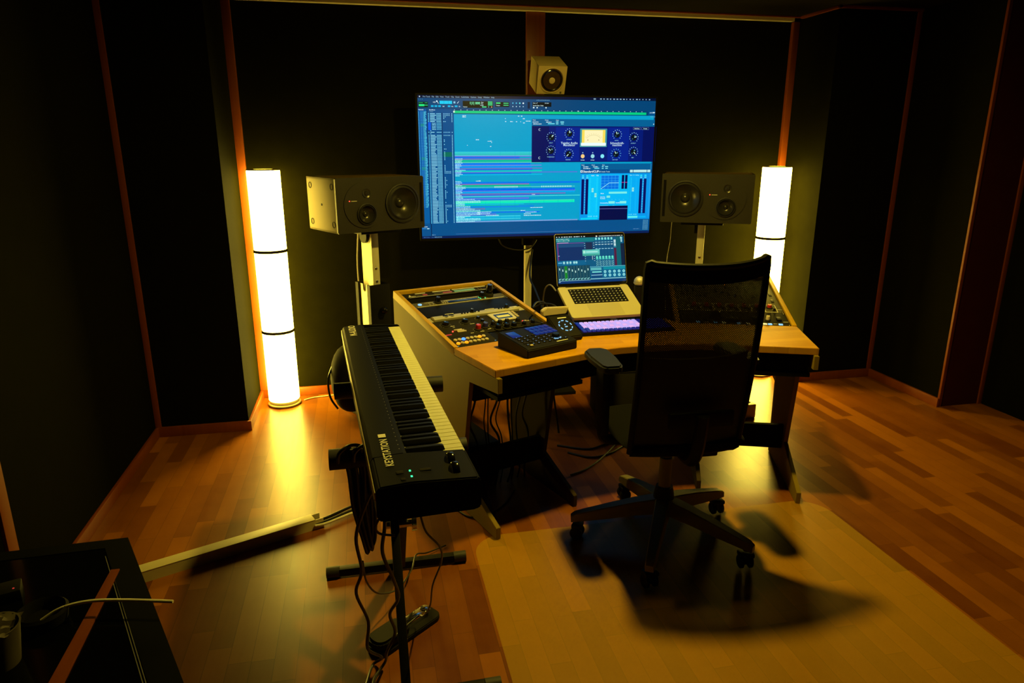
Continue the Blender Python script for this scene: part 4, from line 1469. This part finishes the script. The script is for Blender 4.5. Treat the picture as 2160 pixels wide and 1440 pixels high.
for k in range(10):
    x = 8 + k * 46
    c = (0, 130, 30) if k == 2 else (0, 62, 84)
    S.r(x, 404, x + 40, 606, c, 5)
    S.r(x + 14, 430 + (k * 17) % 46, x + 26, 458 + (k * 17) % 46, (190, 235, 225), 7)
    for j in range(20):
        S.r(x + 3, 408 + j * 9.4, x + 7, 411 + j * 9.4, (130, 200, 190), 6); S.r(x + 33, 408 + j * 9.4, x + 37, 411 + j * 9.4, (100, 180, 190), 6)
    S.d(x + 12, 584, 10, (140, 215, 210), 6, 8); S.d(x + 30, 576, 7, (140, 215, 210), 6, 8)
S.r(10, 601, 470, 606, (150, 210, 225), 7)
S.r(0, 606, 1000, 640, (0, 52, 110), 4); S.r(6, 614, 34, 621, (170, 210, 230), 6)
S.r(470, 424, 1000, 600, (0, 98, 138), 6); S.r(470, 424, 1000, 430, (110, 200, 215), 7); S.r(670, 434, 1000, 470, (0, 140, 160), 7); S.r(480, 440, 640, 476, (90, 180, 185), 8)
S.r(486, 484, 650, 580, (6, 70, 120), 8); S.r(500, 492, 640, 508, (120, 230, 220), 9); S.r(486, 538, 650, 546, (150, 210, 225), 9); S.r(470, 588, 1000, 596, (160, 215, 220), 9)
for k in range(5):
    for j in range(2):
        S.d(692 + k * 70, 500 + j * 50, 20, (140, 220, 225), 9); S.d(692 + k * 70, 500 + j * 50, 8, (80, 170, 180), 10)
so = obj('screen', S.b, S.pal, lap, smooth=False)
so.matrix_basis = LM @ Matrix(((1, 0, 0, LW / 2), (0, 0, 1, .014), (0, -1, 0, .0), (0, 0, 0, 1)))
so.location = LM @ Vector((LW / 2, .014, .0002))
obj('hinge', B().cyl((.04, LD - .003, -.003), (LW - .04, LD - .003, -.003), .0045, n=12), 'black', lap)
st = thing('laptop_stand', 'metal riser stand holding up the open laptop', 'stand', (1.067, 2.97, .7305), R(2.2))
b = B()
for x in (-.11, .11):
    b.prism([(.045, 0), (.165, 0), (.165, .010), (.155, .155), (.145, .155), (.135, .010), (.045, .010)], x - .01, x + .01, 'X', .001)
b.M = Matrix.Translation((0, -.088, .0795)) @ Matrix.Rotation(R(22.5), 4, 'X')
b.box(-.12, .06, -.0215, -.09, .238, -.0165).box(.09, .06, -.0215, .12, .238, -.0165).box(-.12, .19, -.0215, .12, .225, -.0165)
obj('frame', b, 'silver', st)
# ball-headed microphone behind the laptop
t = thing('microphone', 'microphone with round beige ball grille between laptop and chair back', 'microphone', (1.268, 3.050, .7305))
b = B(); b.sphere((0, 0, .2), .0262, n=28)
b.lathe([(.027, .192), (.0275, .195), (.027, .198)], 28)
obj('grille', b, mat('mic_grille', (0.5, 0.46, 0.38), 0.4, metal=0.4, bump=0.6, nscale=600), t)
obj('body', B().lathe([(.022, .185), (.024, .175), (.017, .10), (.014, .02), (0, .02)], 24), 'black', t)
obj('foot', B().lathe([(0, 0), (.045, 0), (.045, .012), (.016, .02), (0, .02)], 28), 'black', t)
# cables at the desk
tag(obj('laptop_cable', B().tube([(.872, 3.10, .892), (.86, 3.16, .91), (.85, 3.22, .88), (.85, 3.26, .80), (.86, 3.28, .70), (.87, 3.32, .5), (.87, 3.37, .2), (.90, 3.45, .01)], .0035), 'cable_grey'),
    'grey cable curving down from the left side of the laptop', 'cable')
tag(obj('monitor_cable', B().tube([(1.02, 4.19, .93), (.96, 4.0, .80), (.95, 3.8, .74), (.96, 3.6, .60), (.97, 3.5, .3), (1.0, 3.45, .01)], .006), 'cable'),
    'black cable running down behind the laptop from the television', 'cable')
tag(obj('remote_cable', B().tube([(.845, 2.955, .795), (.845, 3.0, .84), (.80, 3.05, .845), (.76, 3.09, .82), (.80, 3.16, .83), (.86, 3.2, .78), (.88, 3.22, .5), (.88, 3.3, .01)], .004), 'cable'),
    'black cable crossing the inner rail from the small remote', 'cable')
# ------------------------------------------------------------------ below the desk
def dangling(label, pts, r=.004, name='hanging_cable', m='cable', group='cables hanging below the desk'):
    return tag(obj(name, B().tube(pts, r), m), label, 'cable', group)


rc = random.Random(21)
gl = 'thin black cable among those hanging below left desk wing'
for k in range(11):
    def wp(u, q, z):
        p = DL + uL * u + vL * q
        return Vector((p.x, p.y, z))
    u0, s0 = .055 + .033 * k, .36 + rc.uniform(0, .02)
    dangling(gl, [wp(u0, s0, .556), wp(u0 + rc.uniform(-.01, .01), s0 + .02, .45), wp(u0 + rc.uniform(-.025, .025), s0 + .04, .34), wp(u0 + rc.uniform(-.02, .03), s0 + .04, .24), wp(min(.40, u0 + rc.uniform(-.01, .04)), s0 + .03, .10), wp(min(.40, u0 + .01), s0 + .05, .006)], rc.choice((.003, .004, .005)))
gr = 'thin black cable hanging below the right desk wing beside the lamp'
for k, (x, y) in enumerate(((1.84, 2.97), (1.86, 3.0), (1.90, 3.03), (1.83, 3.05), (1.87, 3.07))):
    a = Vector((x, y, .556))
    dangling(gr, [a, a + Vector((.01, .02, -.12)), a + Vector((-.03 - .006 * k, .02, -.22)), a + Vector((-.10, .01, -.27 - .02 * k)), a + Vector((-.17, .0, -.285 - .018 * k)), Vector((1.60, 2.98 + .02 * k, .26 - .03 * k))], .005, group='cables hanging below the right wing')
t = thing('computer_tower', 'dark computer tower on the floor under the left desk wing', 'computer', (.450, 3.12, 0), TH19)
obj('case', B().box(-.155, -.12, .01, .10, .22, .18, .006), 'black', t)
obj('front_panel', B().box(-.15, -.126, .015, .095, -.118, .175, .003), 'darkgrey', t)
pieces('foot', B().cyl((-.13, -.1, 0), (-.13, -.1, .012), .012).cyl((.07, -.1, 0), (.07, -.1, .012), .012).cyl((-.13, .19, 0), (-.13, .19, .012), .012).cyl((.07, .19, 0), (.07, .19, .012), .012), 'rubber', t)
t = thing('equipment_box', 'plain dark grey box on the floor between left armrest and chair back', 'box', (1.44, 3.62, 0), R(-6))
obj('case', B().box(-.16, -.16, .012, .16, .18, .33, .006), 'darkgrey', t)
obj('lid', B().box(-.162, -.162, .331, .162, .182, .345, .003), 'darkgrey', t)
pieces('foot', B().cyl((-.12, -.12, 0), (-.12, -.12, .014), .015).cyl((.12, -.12, 0), (.12, -.12, .014), .015).cyl((-.12, .14, 0), (-.12, .14, .014), .015).cyl((.12, .14, 0), (.12, .14, .014), .015), 'rubber', t)
t = thing('power_box', 'pale grey power box on the floor beneath the right wing', 'power box', (2.12, 3.50, 0), R(0))
obj('case', B().box(-.14, -.05, 0, .09, .06, .085, .006), 'beige', t)
obj('sockets', B().box(-.12, -.02, .085, .07, .03, .089, .002), 'black', t)
for k, pts in enumerate(([(.98, 3.2, .006), (1.08, 3.12, .006), (1.2, 3.15, .006), (1.34, 3.24, .006), (1.5, 3.2, .006)], [(.95, 3.3, .006), (1.1, 3.22, .006), (1.25, 3.27, .006), (1.42, 3.18, .006)],
                         [(.92, 2.95, .006), (1.02, 3.0, .006), (1.15, 3.12, .006), (1.3, 3.3, .006)])):
    dangling('black cable lying on floor below the middle of the desk', pts, .005, 'floor_cable', group='cables lying on the floor under desk')
dangling('black cable curling on the floor below front beam of the left wing', [(.62, 2.86, .005), (.55, 2.74, .005), (.46, 2.66, .005), (.38, 2.66, .005), (.33, 2.74, .005)], .004, 'floor_cable', group=None)

# ------------------------------------------------------------------ floor mat
mp_ = rrect(.36, .6, 1.945, 2.50, .13, 8)
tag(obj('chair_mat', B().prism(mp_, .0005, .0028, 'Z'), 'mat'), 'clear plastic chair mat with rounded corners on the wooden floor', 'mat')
MZ = .003

# ------------------------------------------------------------------ office chair
cc = Vector((1.123, 2.338, MZ))
ch = thing('office_chair', 'black office chair with net back and five star base at the desk', 'chair', cc, R(-2))
Rb = .345
a0 = -120.8 + 2
obj('hub', B().lathe([(0, .115), (.040, .115), (.043, .17), (.040, .205), (.034, .235), (0, .235)], 28), 'black', ch)
obj('gas_lift', B().cyl((0, 0, .20), (0, 0, .36), .0245).cyl((0, 0, .36), (0, 0, .43), .015), 'chairmetal', ch)
for k in range(5):
    a = R(a0 + 72 * k)
    A = Matrix.Rotation(a, 4, 'Z')
    b = B(); b.M = A
    sec = [(.025, .190, .125, .032), (.12, .172, .115, .028), (.22, .148, .098, .024), (.32, .122, .084, .020), (.355, .112, .080, .019), (.372, .100, .076, .015)]
    rings = []
    for x, zt, zb, w in sec:
        rings.append([b.bm.verts.new(A @ Vector(q)) for q in ((x, -w, zb), (x, w, zb), (x, w * .92, zt - .004), (x, w * .78, zt), (x, -w * .78, zt), (x, -w * .92, zt - .004))])
    for r0, r1 in zip(rings[:-1], rings[1:]):
        for i in range(6):
            b.bm.faces.new((r0[i], r0[(i + 1) % 6], r1[(i + 1) % 6], r1[i]))
    b.bm.faces.new(rings[0][::-1]); b.bm.faces.new(rings[-1])
    bmesh.ops.recalc_face_normals(b.bm, faces=list(b.bm.faces))
    leg = obj('base_arm', b, 'chairmetal', ch, angle=22)
    b = B()
    b.M = Matrix.Translation((Rb * math.cos(a), Rb * math.sin(a), 0)) @ Matrix.Rotation(R([200, 150, 250, 190, 90][k]), 4, 'Z')
    for s in (-1, 1):
        b.M = Matrix.Translation((Rb * math.cos(a), Rb * math.sin(a), 0)) @ Matrix.Rotation(R([8, -5, 5, 90, 60][k]), 4, 'Z')
        b.lathe([(0, .011 * s), (.022, .011 * s), (.0262, .013 * s), (.0262, .023 * s), (.022, .026 * s), (0, .026 * s)], 24, (0, 0, .0262), 'X')
    b.lathe([(0, .072), (.012, .072), (.012, .085), (0, .085)], 16)
    b.box(-.028, -.022, .048, .028, .020, .066, .006)
    b.box(-.010, -.018, .02, .010, .018, .06, .004)
    cs = obj('caster', b, 'black', leg)
b = B()
b.box(-.10, -.13, .425, .10, .12, .465, .012).box(.03, -.17, .432, .13, -.08, .462, .008)
b.cyl((.09, .02, .445), (.30, .03, .440), .006)
obj('tilt_mechanism', b, 'black', ch)
b = B()
seat = []
NU, NV = 12, 12
def seat_pt(i, j, top):
    x = -1 + 2 * i / NU; y = -1 + 2 * j / NV
    rx = math.copysign(abs(x) ** 1.0, x)
    k = 1 - .10 * (abs(x) ** 4) * (abs(y) ** 4)
    z = .525 - .018 * max(0, y) ** 3 - .012 * (abs(x) ** 3) if top else .47 + .01 * (abs(x) ** 3)
    edge = max(abs(x), abs(y)) ** 8
    z -= (.018 * edge if top else -.012 * edge)
    return Vector((x * .245 * k, .02 + y * .235 * k, z))
top_v = [[b.bm.verts.new(seat_pt(i, j, True)) for j in range(NV + 1)] for i in range(NU + 1)]
bot_v = [[b.bm.verts.new(seat_pt(i, j, False)) for j in range(NV + 1)] for i in range(NU + 1)]
for i in range(NU):
    for j in range(NV):
        b.bm.faces.new((top_v[i][j], top_v[i + 1][j], top_v[i + 1][j + 1], top_v[i][j + 1]))
        b.bm.faces.new((bot_v[i][j], bot_v[i][j + 1], bot_v[i + 1][j + 1], bot_v[i + 1][j]))
for i in range(NU):
    b.bm.faces.new((top_v[i][0], bot_v[i][0], bot_v[i + 1][0], top_v[i + 1][0]))
    b.bm.faces.new((top_v[i][NV], top_v[i + 1][NV], bot_v[i + 1][NV], bot_v[i][NV]))
    b.bm.faces.new((top_v[0][i], top_v[0][i + 1], bot_v[0][i + 1], bot_v[0][i]))
    b.bm.faces.new((top_v[NU][i], bot_v[NU][i], bot_v[NU][i + 1], top_v[NU][i + 1]))
obj('seat', b, 'fabric', ch, angle=60)


def back_pt(u, v):
    """u -1..1 across, v 0..1 bottom to top of the backrest surface"""
    hw = .208 + .012 * v
    z = .475 + v * .685
    y = -.205 - .035 * v - .018 * math.sin(PI * v)
    y += .050 * (abs(u) ** 2.2) * (.55 + .45 * v)
    x = u * hw + .035 * (v - .35)
    z += .010 * (u ** 2) * v + (.012 * v * max(0, u) ** 3)
    return Vector((x, y, z))


b = B()
NU, NV = 22, 26
g = [[b.bm.verts.new(back_pt(-1 + 2 * i / NU, j / NV)) for j in range(NV + 1)] for i in range(NU + 1)]
for i in range(NU):
    for j in range(NV):
        b.bm.faces.new((g[i][j], g[i + 1][j], g[i + 1][j + 1], g[i][j + 1]))
obj('net_back', b, 'net', ch, angle=80)
b = B()
g = [[b.bm.verts.new(back_pt(-1 + 2 * i / NU, .915 + .085 * j / 4) + Vector((0, -.003, 0))) for j in range(5)] for i in range(NU + 1)]
for i in range(NU):
    for j in range(4):
        b.bm.faces.new((g[i][j], g[i + 1][j], g[i + 1][j + 1], g[i][j + 1]))
obj('top_band', b, 'fabric', ch, angle=80)
b = B()
loop = [back_pt(-1, 0)] + [back_pt(-1, v / 12) for v in range(1, 12)] + [back_pt(-.985, 1)] + [back_pt(-1 + u / 8, 1) for u in range(1, 16)] + [back_pt(.985, 1)] + [back_pt(1, 1 - v / 12) for v in range(1, 12)] + [back_pt(1, 0)] + [back_pt(1 - u / 5, 0) for u in range(1, 10)] + [back_pt(-1, 0)]
b.tube(loop, .012, n=8, sub=2)
obj('back_frame', b, 'black', ch)
b = B()
g = [[b.bm.verts.new(back_pt(-.93 + 1.86 * i / 16, .02 + .50 * j / 12) + Vector((0, .028, 0))) for j in range(13)] for i in range(17)]
g2 = [[b.bm.verts.new(back_pt(-.93 + 1.86 * i / 16, .02 + .50 * j / 12) + Vector((0, .046 - .01 * (abs(i - 8) / 8) ** 3, 0))) for j in range(13)] for i in range(17)]
for i in range(16):
    for j in range(12):
        b.bm.faces.new((g[i][j], g[i + 1][j], g[i + 1][j + 1], g[i][j + 1]))
        b.bm.faces.new((g2[i][j], g2[i][j + 1], g2[i + 1][j + 1], g2[i + 1][j]))
for i in range(16):
    b.bm.faces.new((g[i][0], g2[i][0], g2[i + 1][0], g[i + 1][0])); b.bm.faces.new((g[i][12], g[i + 1][12], g2[i + 1][12], g2[i][12]))
for j in range(12):
    b.bm.faces.new((g[0][j], g[0][j + 1], g2[0][j + 1], g2[0][j])); b.bm.faces.new((g[16][j], g2[16][j], g2[16][j + 1], g[16][j + 1]))
obj('lumbar_pad', b, 'fabric', ch, angle=60)
b = B()
b.tube([(.0, -.12, .445), (.0, -.22, .45), (.0, -.265, .52), (.0, -.285, .65)], .024, n=10)
b.box(-.12, -.285, .60, .12, -.262, .66, .008)
obj('back_bracket', b, 'black', ch)
for s in (-1, 1):
    b = B()
    b.tube([(s * .12, .0, .455), (s * .22, .0, .452), (s * .265, .0, .47), (s * .272, .0, .53)], .020, n=10)
    b.box(s * .272 - .016, -.045, .49, s * .272 + .016, .045, .755, .008)
    arm = obj('armrest_post', b, 'black', ch)
    b = B()
    pts = [(-.034, -.10), (-.022, -.122), (.022, -.122), (.034, -.10), (.042, .02), (.040, .10), (.022, .128), (-.022, .128), (-.040, .10), (-.042, .02)]
    b.M = Matrix.Translation((s * .268, .015, 0)) @ Matrix.Diagonal((1.22, 1.0, 1, 1))
    b.prism(pts, .755, .785, 'Z', .007)
    obj('armrest_pad', b, 'armpad', arm)

# ------------------------------------------------------------------ piano keyboard and its stand
far_l, near_l = Vector((-.108, 2.714)), Vector((-.007, 1.324))
KX = (far_l - near_l).normalized()
ang = math.atan2(KX.y, KX.x)
KL, KD = 1.385, .225
KZ = .788
# origin at the near right corner (player side, bass end)
near_r = near_l + Vector((KX.y, -KX.x)) * KD
pk = thing('piano_keyboard', 'long black eighty eight key piano keyboard left of the desk', 'keyboard', (near_r.x, near_r.y, KZ), ang)
b = B()
b.prism([(0, .006), (0, .048), (.002, .052), (.140, .052), (.140, .082), (.150, .086), (.217, .082), (.225, .070), (.225, .010), (.215, 0), (.012, 0)], .150, KL - .012, 'X')
b.prism([(0, .006), (0, .070), (.006, .078), (.150, .086), (.217, .082), (.225, .070), (.225, .010), (.215, 0), (.012, 0)], 0, .150, 'X', .003)
b.prism([(0, .006), (0, .070), (.006, .078), (.150, .086), (.217, .082), (.225, .070), (.225, .010), (.215, 0), (.012, 0)], KL - .012, KL, 'X', .002)
for k in range(48):
    b.quad(.17 + k * .0245, .153, .174 + k * .0245, .1553, .0870, 1)
obj('body', b, ['piano_black', 'print_dim'], pk)
obj('side_trim', B().box(.004, .2245, .050, KL - .004, .2275, .070, .001), 'beige', pk)
wk = (KL - .012 - .150 - .004) / 52
bmw = B(); bmw.box(.0006, .002, .050, wk - .0006, .140, .072, .0012, 1)
w0 = obj('white_key', bmw, 'ivory', pk)
w0.location = (.152, 0, 0)
for i in range(1, 52):
    o = w0.copy(); col.objects.link(o); o.parent = pk; o.location = (.152 + i * wk, 0, 0)
bmb = B(); bmb.prism([(.046, .070), (.050, .083), (.058, .0850), (.140, .0850), (.140, .070)], -.0062, .0062, 'X', .0012)
first = True
i = 0
names = 'ABCDEFG'
for i in range(51):
    n = names[i % 7]
    if n in 'BE':
        continue
    x = .152 + (i + 1) * wk
    if first:
        k0 = obj('black_key', bmb, 'ebony', pk); k0.location = (x, 0, 0); first = False
    else:
        o = k0.copy(); col.objects.link(o); o.parent = pk; o.location = (x, 0, 0)
# lettering is read by a player sitting on the right (its bottom is towards the white keys)
b = B()
b.text('M-AUDIO', 1.225, .176, .036, .0852, 0, 0, 'LEFT')
b.box(.252, .176, .0838, .272, .194, .0856)
b.text('KEYSTATION', .088, .176, .0255, .0862, 0, 0, 'LEFT')
obj('logo', b, 'print', pk)
b = B()
for x, y in ((.0535, .146), (.026, .146)):
    b.box(x - .003, y - .002, .0835, x + .003, y + .002, .0870)
pieces('indicator_light', b, 'led_green', pk)
b = B()
b.box(.045, .160, .083, .06, .176, .087, .002).box(.048, .10, .080, .060, .125, .086, .002).box(.012, .16, .083, .024, .17, .087, .002)
pieces('button', b, 'darkgrey', pk)
b = B()
for x in (.048, .098):
    b.lathe([(0, -.008), (.022, -.008), (.024, -.005), (.024, .005), (.022, .008), (0, .008)], 30, (x, .048, .072), 'Y')
pieces('wheel', b, 'black_gloss', pk)

ks = thing('keyboard_stand', 'black folding cross leg stand under the piano keyboard', 'stand', (.056, 2.0, 0), R(0.5))
for nm, p0, p1, y in (('floor_tube', (-.235, 2.345 - 2.0), (.235, 2.345 - 2.0), 0), ('floor_tube', (-.235, 1.665 - 2.0), (.235, 1.665 - 2.0), 0)):
    b = B()
    b.box(p0[0], p0[1] - .015, .006, p1[0], p0[1] + .015, .036, .003)
    obj(nm, b, 'black', ks)
for y in (.345, -.335):
    for s in (-1, 1):
        b = B()
        b.cyl((s * .215, y, .021), (s * .262, y, .021), .021, n=22)
        obj('rubber_foot', b, 'rubber', ks)
for y in (.27, -.27):
    b = B()
    b.box(-.14, y - .014, KZ - .044, .14, y + .014, KZ - .016, .003)
    obj('support_tube', b, 'black', ks)
    for s in (-1, 1):
        b = B()
        b.cyl((s * .085, y, KZ - .030), (s * .182, y, KZ - .030), .028, n=22)
        obj('rubber_sleeve', b, 'rubber', ks)
for s, xo in ((1, .014), (-1, -.014)):
    b = B()
    p0 = Vector((xo, s * .34, .03)); p1 = Vector((xo, -s * .27, KZ - .035))
    d = (p1 - p0)
    a = math.atan2(d.z, d.y)
    b.M = Matrix.Translation(p0) @ Matrix.Rotation(a, 4, 'X')
    b.box(-.0135, 0, -.021, .0135, d.length, .021, .004)
    obj('leg', b, 'black', ks)
b = B()
b.cyl((-.04, 0, .39), (.04, 0, .39), .012).cyl((.04, 0, .39), (.055, 0, .39), .026)
obj('pivot_bolt', b, 'chrome', ks)

# sustain pedal
t = thing('sustain_pedal', 'black piano sustain pedal with chrome lever on floor under keyboard', 'pedal', (.06, 1.98, 0), R(-52))
b = B()
b.prism(rrect(-.045, -.14, .045, .13, .03), 0, .018, 'Z', .003)
b.prism(rrect(-.042, -.14, .042, .0, .035), .018, .05, 'Z', .008)
obj('body', b, 'black', t)
b = B()
b.box(-.018, .0, .034, .018, .085, .042, .003)
b.lathe([(0, .034), (.018, .034), (.019, .038), (.016, .043), (0, .045)], 24, (0, .088, 0))
obj('lever', b, 'chrome', t)

# cables around the keyboard stand
def cab(label, pts, r, name='keyboard_cable', m='cable', group=None):
    return tag(obj(name, B().tube(pts, r), m), label, 'cable', group)


cab('left of two wavy black cables dropping from the piano keyboard to floor', [(-.005, 1.50, .79), (-.035, 1.53, .72), (-.062, 1.56, .62), (-.055, 1.60, .50), (-.075, 1.65, .40), (-.050, 1.70, .27), (-.058, 1.74, .15), (-.020, 1.82, .045), (-.05, 1.84, .006), (-.07, 1.75, .015), (-.085, 1.665, .048), (-.11, 1.58, .015), (-.2, 1.45, .006)], .0045)
cab('right of two wavy black cables dropping from the piano keyboard to floor', [(.012, 1.44, .79), (.008, 1.46, .70), (.000, 1.48, .62), (.022, 1.52, .52), (.034, 1.58, .42), (.010, 1.64, .33), (.022, 1.69, .23), (-.004, 1.75, .12), (-.010, 1.82, .03), (-.04, 1.79, .008), (-.05, 1.73, .03), (-.055, 1.665, .048), (-.05, 1.60, .03), (-.04, 1.5, .006), (-.04, 1.4, .006)], .0045)
cab('thin black cable from piano keyboard down to the sustain pedal', [(.085, 1.40, .77), (.10, 1.42, .70), (.135, 1.46, .63), (.142, 1.52, .55), (.125, 1.60, .43), (.125, 1.72, .28), (.115, 1.88, .13), (.105, 1.98, .055), (.05, 1.93, .052), (.02, 1.89, .055)], .0025)
cab('small looped black cable under the near end of the piano keyboard', [(.03, 1.42, .77), (.002, 1.43, .745), (-.012, 1.44, .715), (-.004, 1.45, .69), (.03, 1.46, .675)], .003)
# coiled cables hanging from the front support
b = B()
for k in range(9):
    j1, j2 = rc.uniform(-.004, .004), .02 * (k % 3)
    yk = 1.712 + .007 * (k % 4)
    b.tube([(-.088 + .006 * k, yk, .79), (-.080 + .0055 * k + j1, yk + .004, .72), (-.070 + .004 * k, yk, .62), (-.052 + .003 * k, yk, .53 - j2 * .5), (-.040 + .002 * k, yk + .006, .475 + j2 * .6),
            (-.032 + .002 * k, yk + .012, .53), (-.036 + .003 * k + j1, yk + .008, .65), (-.052 + .005 * k, yk + .006, .775)], .0048, n=6)
for k in range(2):
    b.tube([(-.10 + k * .04, 1.70, .76), (-.095 + k * .04, 1.69, .79), (-.07 + k * .04, 1.70, .805), (-.045 + k * .04, 1.73, .79), (-.045 + k * .04, 1.75, .76)], .005, n=6)
tag(obj('cable_bundle', b, 'cable'), 'thick bundle of coiled black cables hanging from the keyboard stand', 'cable bundle')
cab('black cable slanting from the hanging bundle across stand foot', [(-.055, 1.72, .45), (-.05, 1.80, .33), (-.02, 1.98, .16), (.045, 2.12, .07), (.10, 2.24, .060), (.125, 2.345, .052), (.17, 2.40, .02), (.25, 2.46, .006)], .003)
gd = 'one of the cables leaving the end of the floor cable duct'
for k, (dy, dz, m_) in enumerate(((-.022, .020, 'cable_white'), (-.009, .024, 'cable'), (.004, .018, 'cable_grey'), (.017, .026, 'cable'), (.030, .014, 'cable'))):
    cab(gd, [(-.27, 2.712 + dy * .8, .016 + dz * .3), (-.22, 2.735 + dy, dz), (-.13, 2.79 + dy, dz + .002 * k), (-.03, 2.85 + dy * 1.3, dz), (.05, 2.90 + dy * 1.6, .012), (.10 - dy, 3.00 + dy, .006), (.07 - dy * 1.6, 3.2, .006), (.0 - dy * 2, 3.45, .006)], .005, 'duct_cable', m_, group='cables leaving the floor duct')

# cable duct lying on the floor
dd = Vector((-.236, 2.715)); dv = (Vector((-.858, 2.455)) - dd).normalized()
da = math.atan2(dv.y, dv.x)
t = thing('cable_duct', 'long pale square cable duct lying across floor towards the left wall', 'cable duct', (dd.x, dd.y, 0), da)
obj('channel', B().box(0, -.052, .0, .93, -.049, .044).box(0, -.003, .0, .93, 0, .044).box(0, -.049, 0, .93, -.003, .003), 'beige', t)
obj('cover', B().box(.035, -.053, .044, .93, .001, .047, .0006), 'beige', t)

# ------------------------------------------------------------------ near table on the left with clutter
tz = .46
tt = thing('side_table', 'low black table with glossy top in the near left corner', 'table', (-.8, 1.6, 0))
tp = [(-.719, 1.969), (-.36, 1.185), (-1.12, 1.185), (-1.12, 1.957)]
tin = [(-.765, 1.922), (-.445, 1.225), (-1.08, 1.225), (-1.08, 1.912)]
b = B(); b.prism(tp, tz - .045, tz - .006, 'Z', .002)
b2 = B()
n = 4
for i in range(n):
    p0, p1, q0, q1 = tp[i], tp[(i + 1) % n], tin[i], tin[(i + 1) % n]
    b.prism([p0, p1, q1, q0], tz - .006, tz, 'Z')
obj('frame', b, 'table_black', tt, local=False)
obj('glass_top', B().prism(tin, tz - .006, tz - .002, 'Z'), 'glass', tt, local=False)
for x, y in ((-.765, 1.90), (-.44, 1.235), (-1.09, 1.235), (-1.09, 1.90)):
    obj('leg', B().box(x - .02, y - .02, 0, x + .02, y + .02, tz - .045, .002), 'table_black', tt, local=False)
b = B()
for off in (0, .006):
    b.prism([(-.752 + off, 1.88), (-.750 + off, 1.88), (-.466 + off, 1.25), (-.468 + off, 1.25)], tz - .002, tz - .001, 'Z')
obj('edge_line', b, 'print_dim', tt, local=False)
b = B()
b.prism([(-.712, 1.80), (-.690, 1.80), (-.672, 1.37), (-.704, 1.37)], tz - .002, tz + .004, 'Z', .001)
tag(obj('wooden_strip', b, 'trim'), 'narrow red brown wooden strip lying on the black table', 'wood strip')
b = B()
b.tube([(-.80, 1.60, tz + .010), (-.76, 1.612, tz + .028), (-.70, 1.615, tz + .036), (-.62, 1.603, tz + .036), (-.50, 1.572, tz + .036)], .004, n=8)
tag(obj('drinking_straw', b, 'cable_white'), 'long off white stick poking out over the edge of black table', 'straw')
b = B()
b.lathe([(0, 0), (.045, 0), (.052, .005), (.056, .03), (.050, .036), (.045, .03), (.04, .010), (0, .008)], 28)
tag(obj('small_bowl', b, 'black_matte', at=None), 'small dark bowl on the black table below the off white stick', 'bowl').location = (-.80, 1.61, tz - .002)
t = thing('paper_cup', 'crumpled off white paper cup at the left edge on black table', 'cup', (-.835, 1.475, tz - .002))
obj('body', B().lathe([(0, 0), (.040, 0), (.052, .09), (.054, .094), (.050, .094), (.038, .006), (0, .006)], 28), 'tissue', t)
b = B()
tis = random.Random(3)
g = [[b.bm.verts.new(Vector((-.045 + .09 * i / 9, -.045 + .09 * j / 9, .088 + .012 * tis.random()))) for j in range(10)] for i in range(10)]
for i in range(9):
    for j in range(9):
        b.bm.faces.new((g[i][j], g[i + 1][j], g[i + 1][j + 1], g[i][j + 1]))
obj('napkin', b, 'tissue', t)
t = thing('adapter', 'black adapter box with a tiny red light at the left edge on table', 'adapter', (-.945, 1.725, tz - .002), R(20))
obj('case', B().box(-.05, -.03, 0, .05, .03, .03, .004), 'black', t)
obj('indicator_light', B().lathe([(0, .0315), (.002, .031), (.0025, .03)], 10, (.035, -.015, 0)), mat('glow_dim_red', (.01, .01, .01), .3, emit=(0.5, .03, .02), estr=1), t)
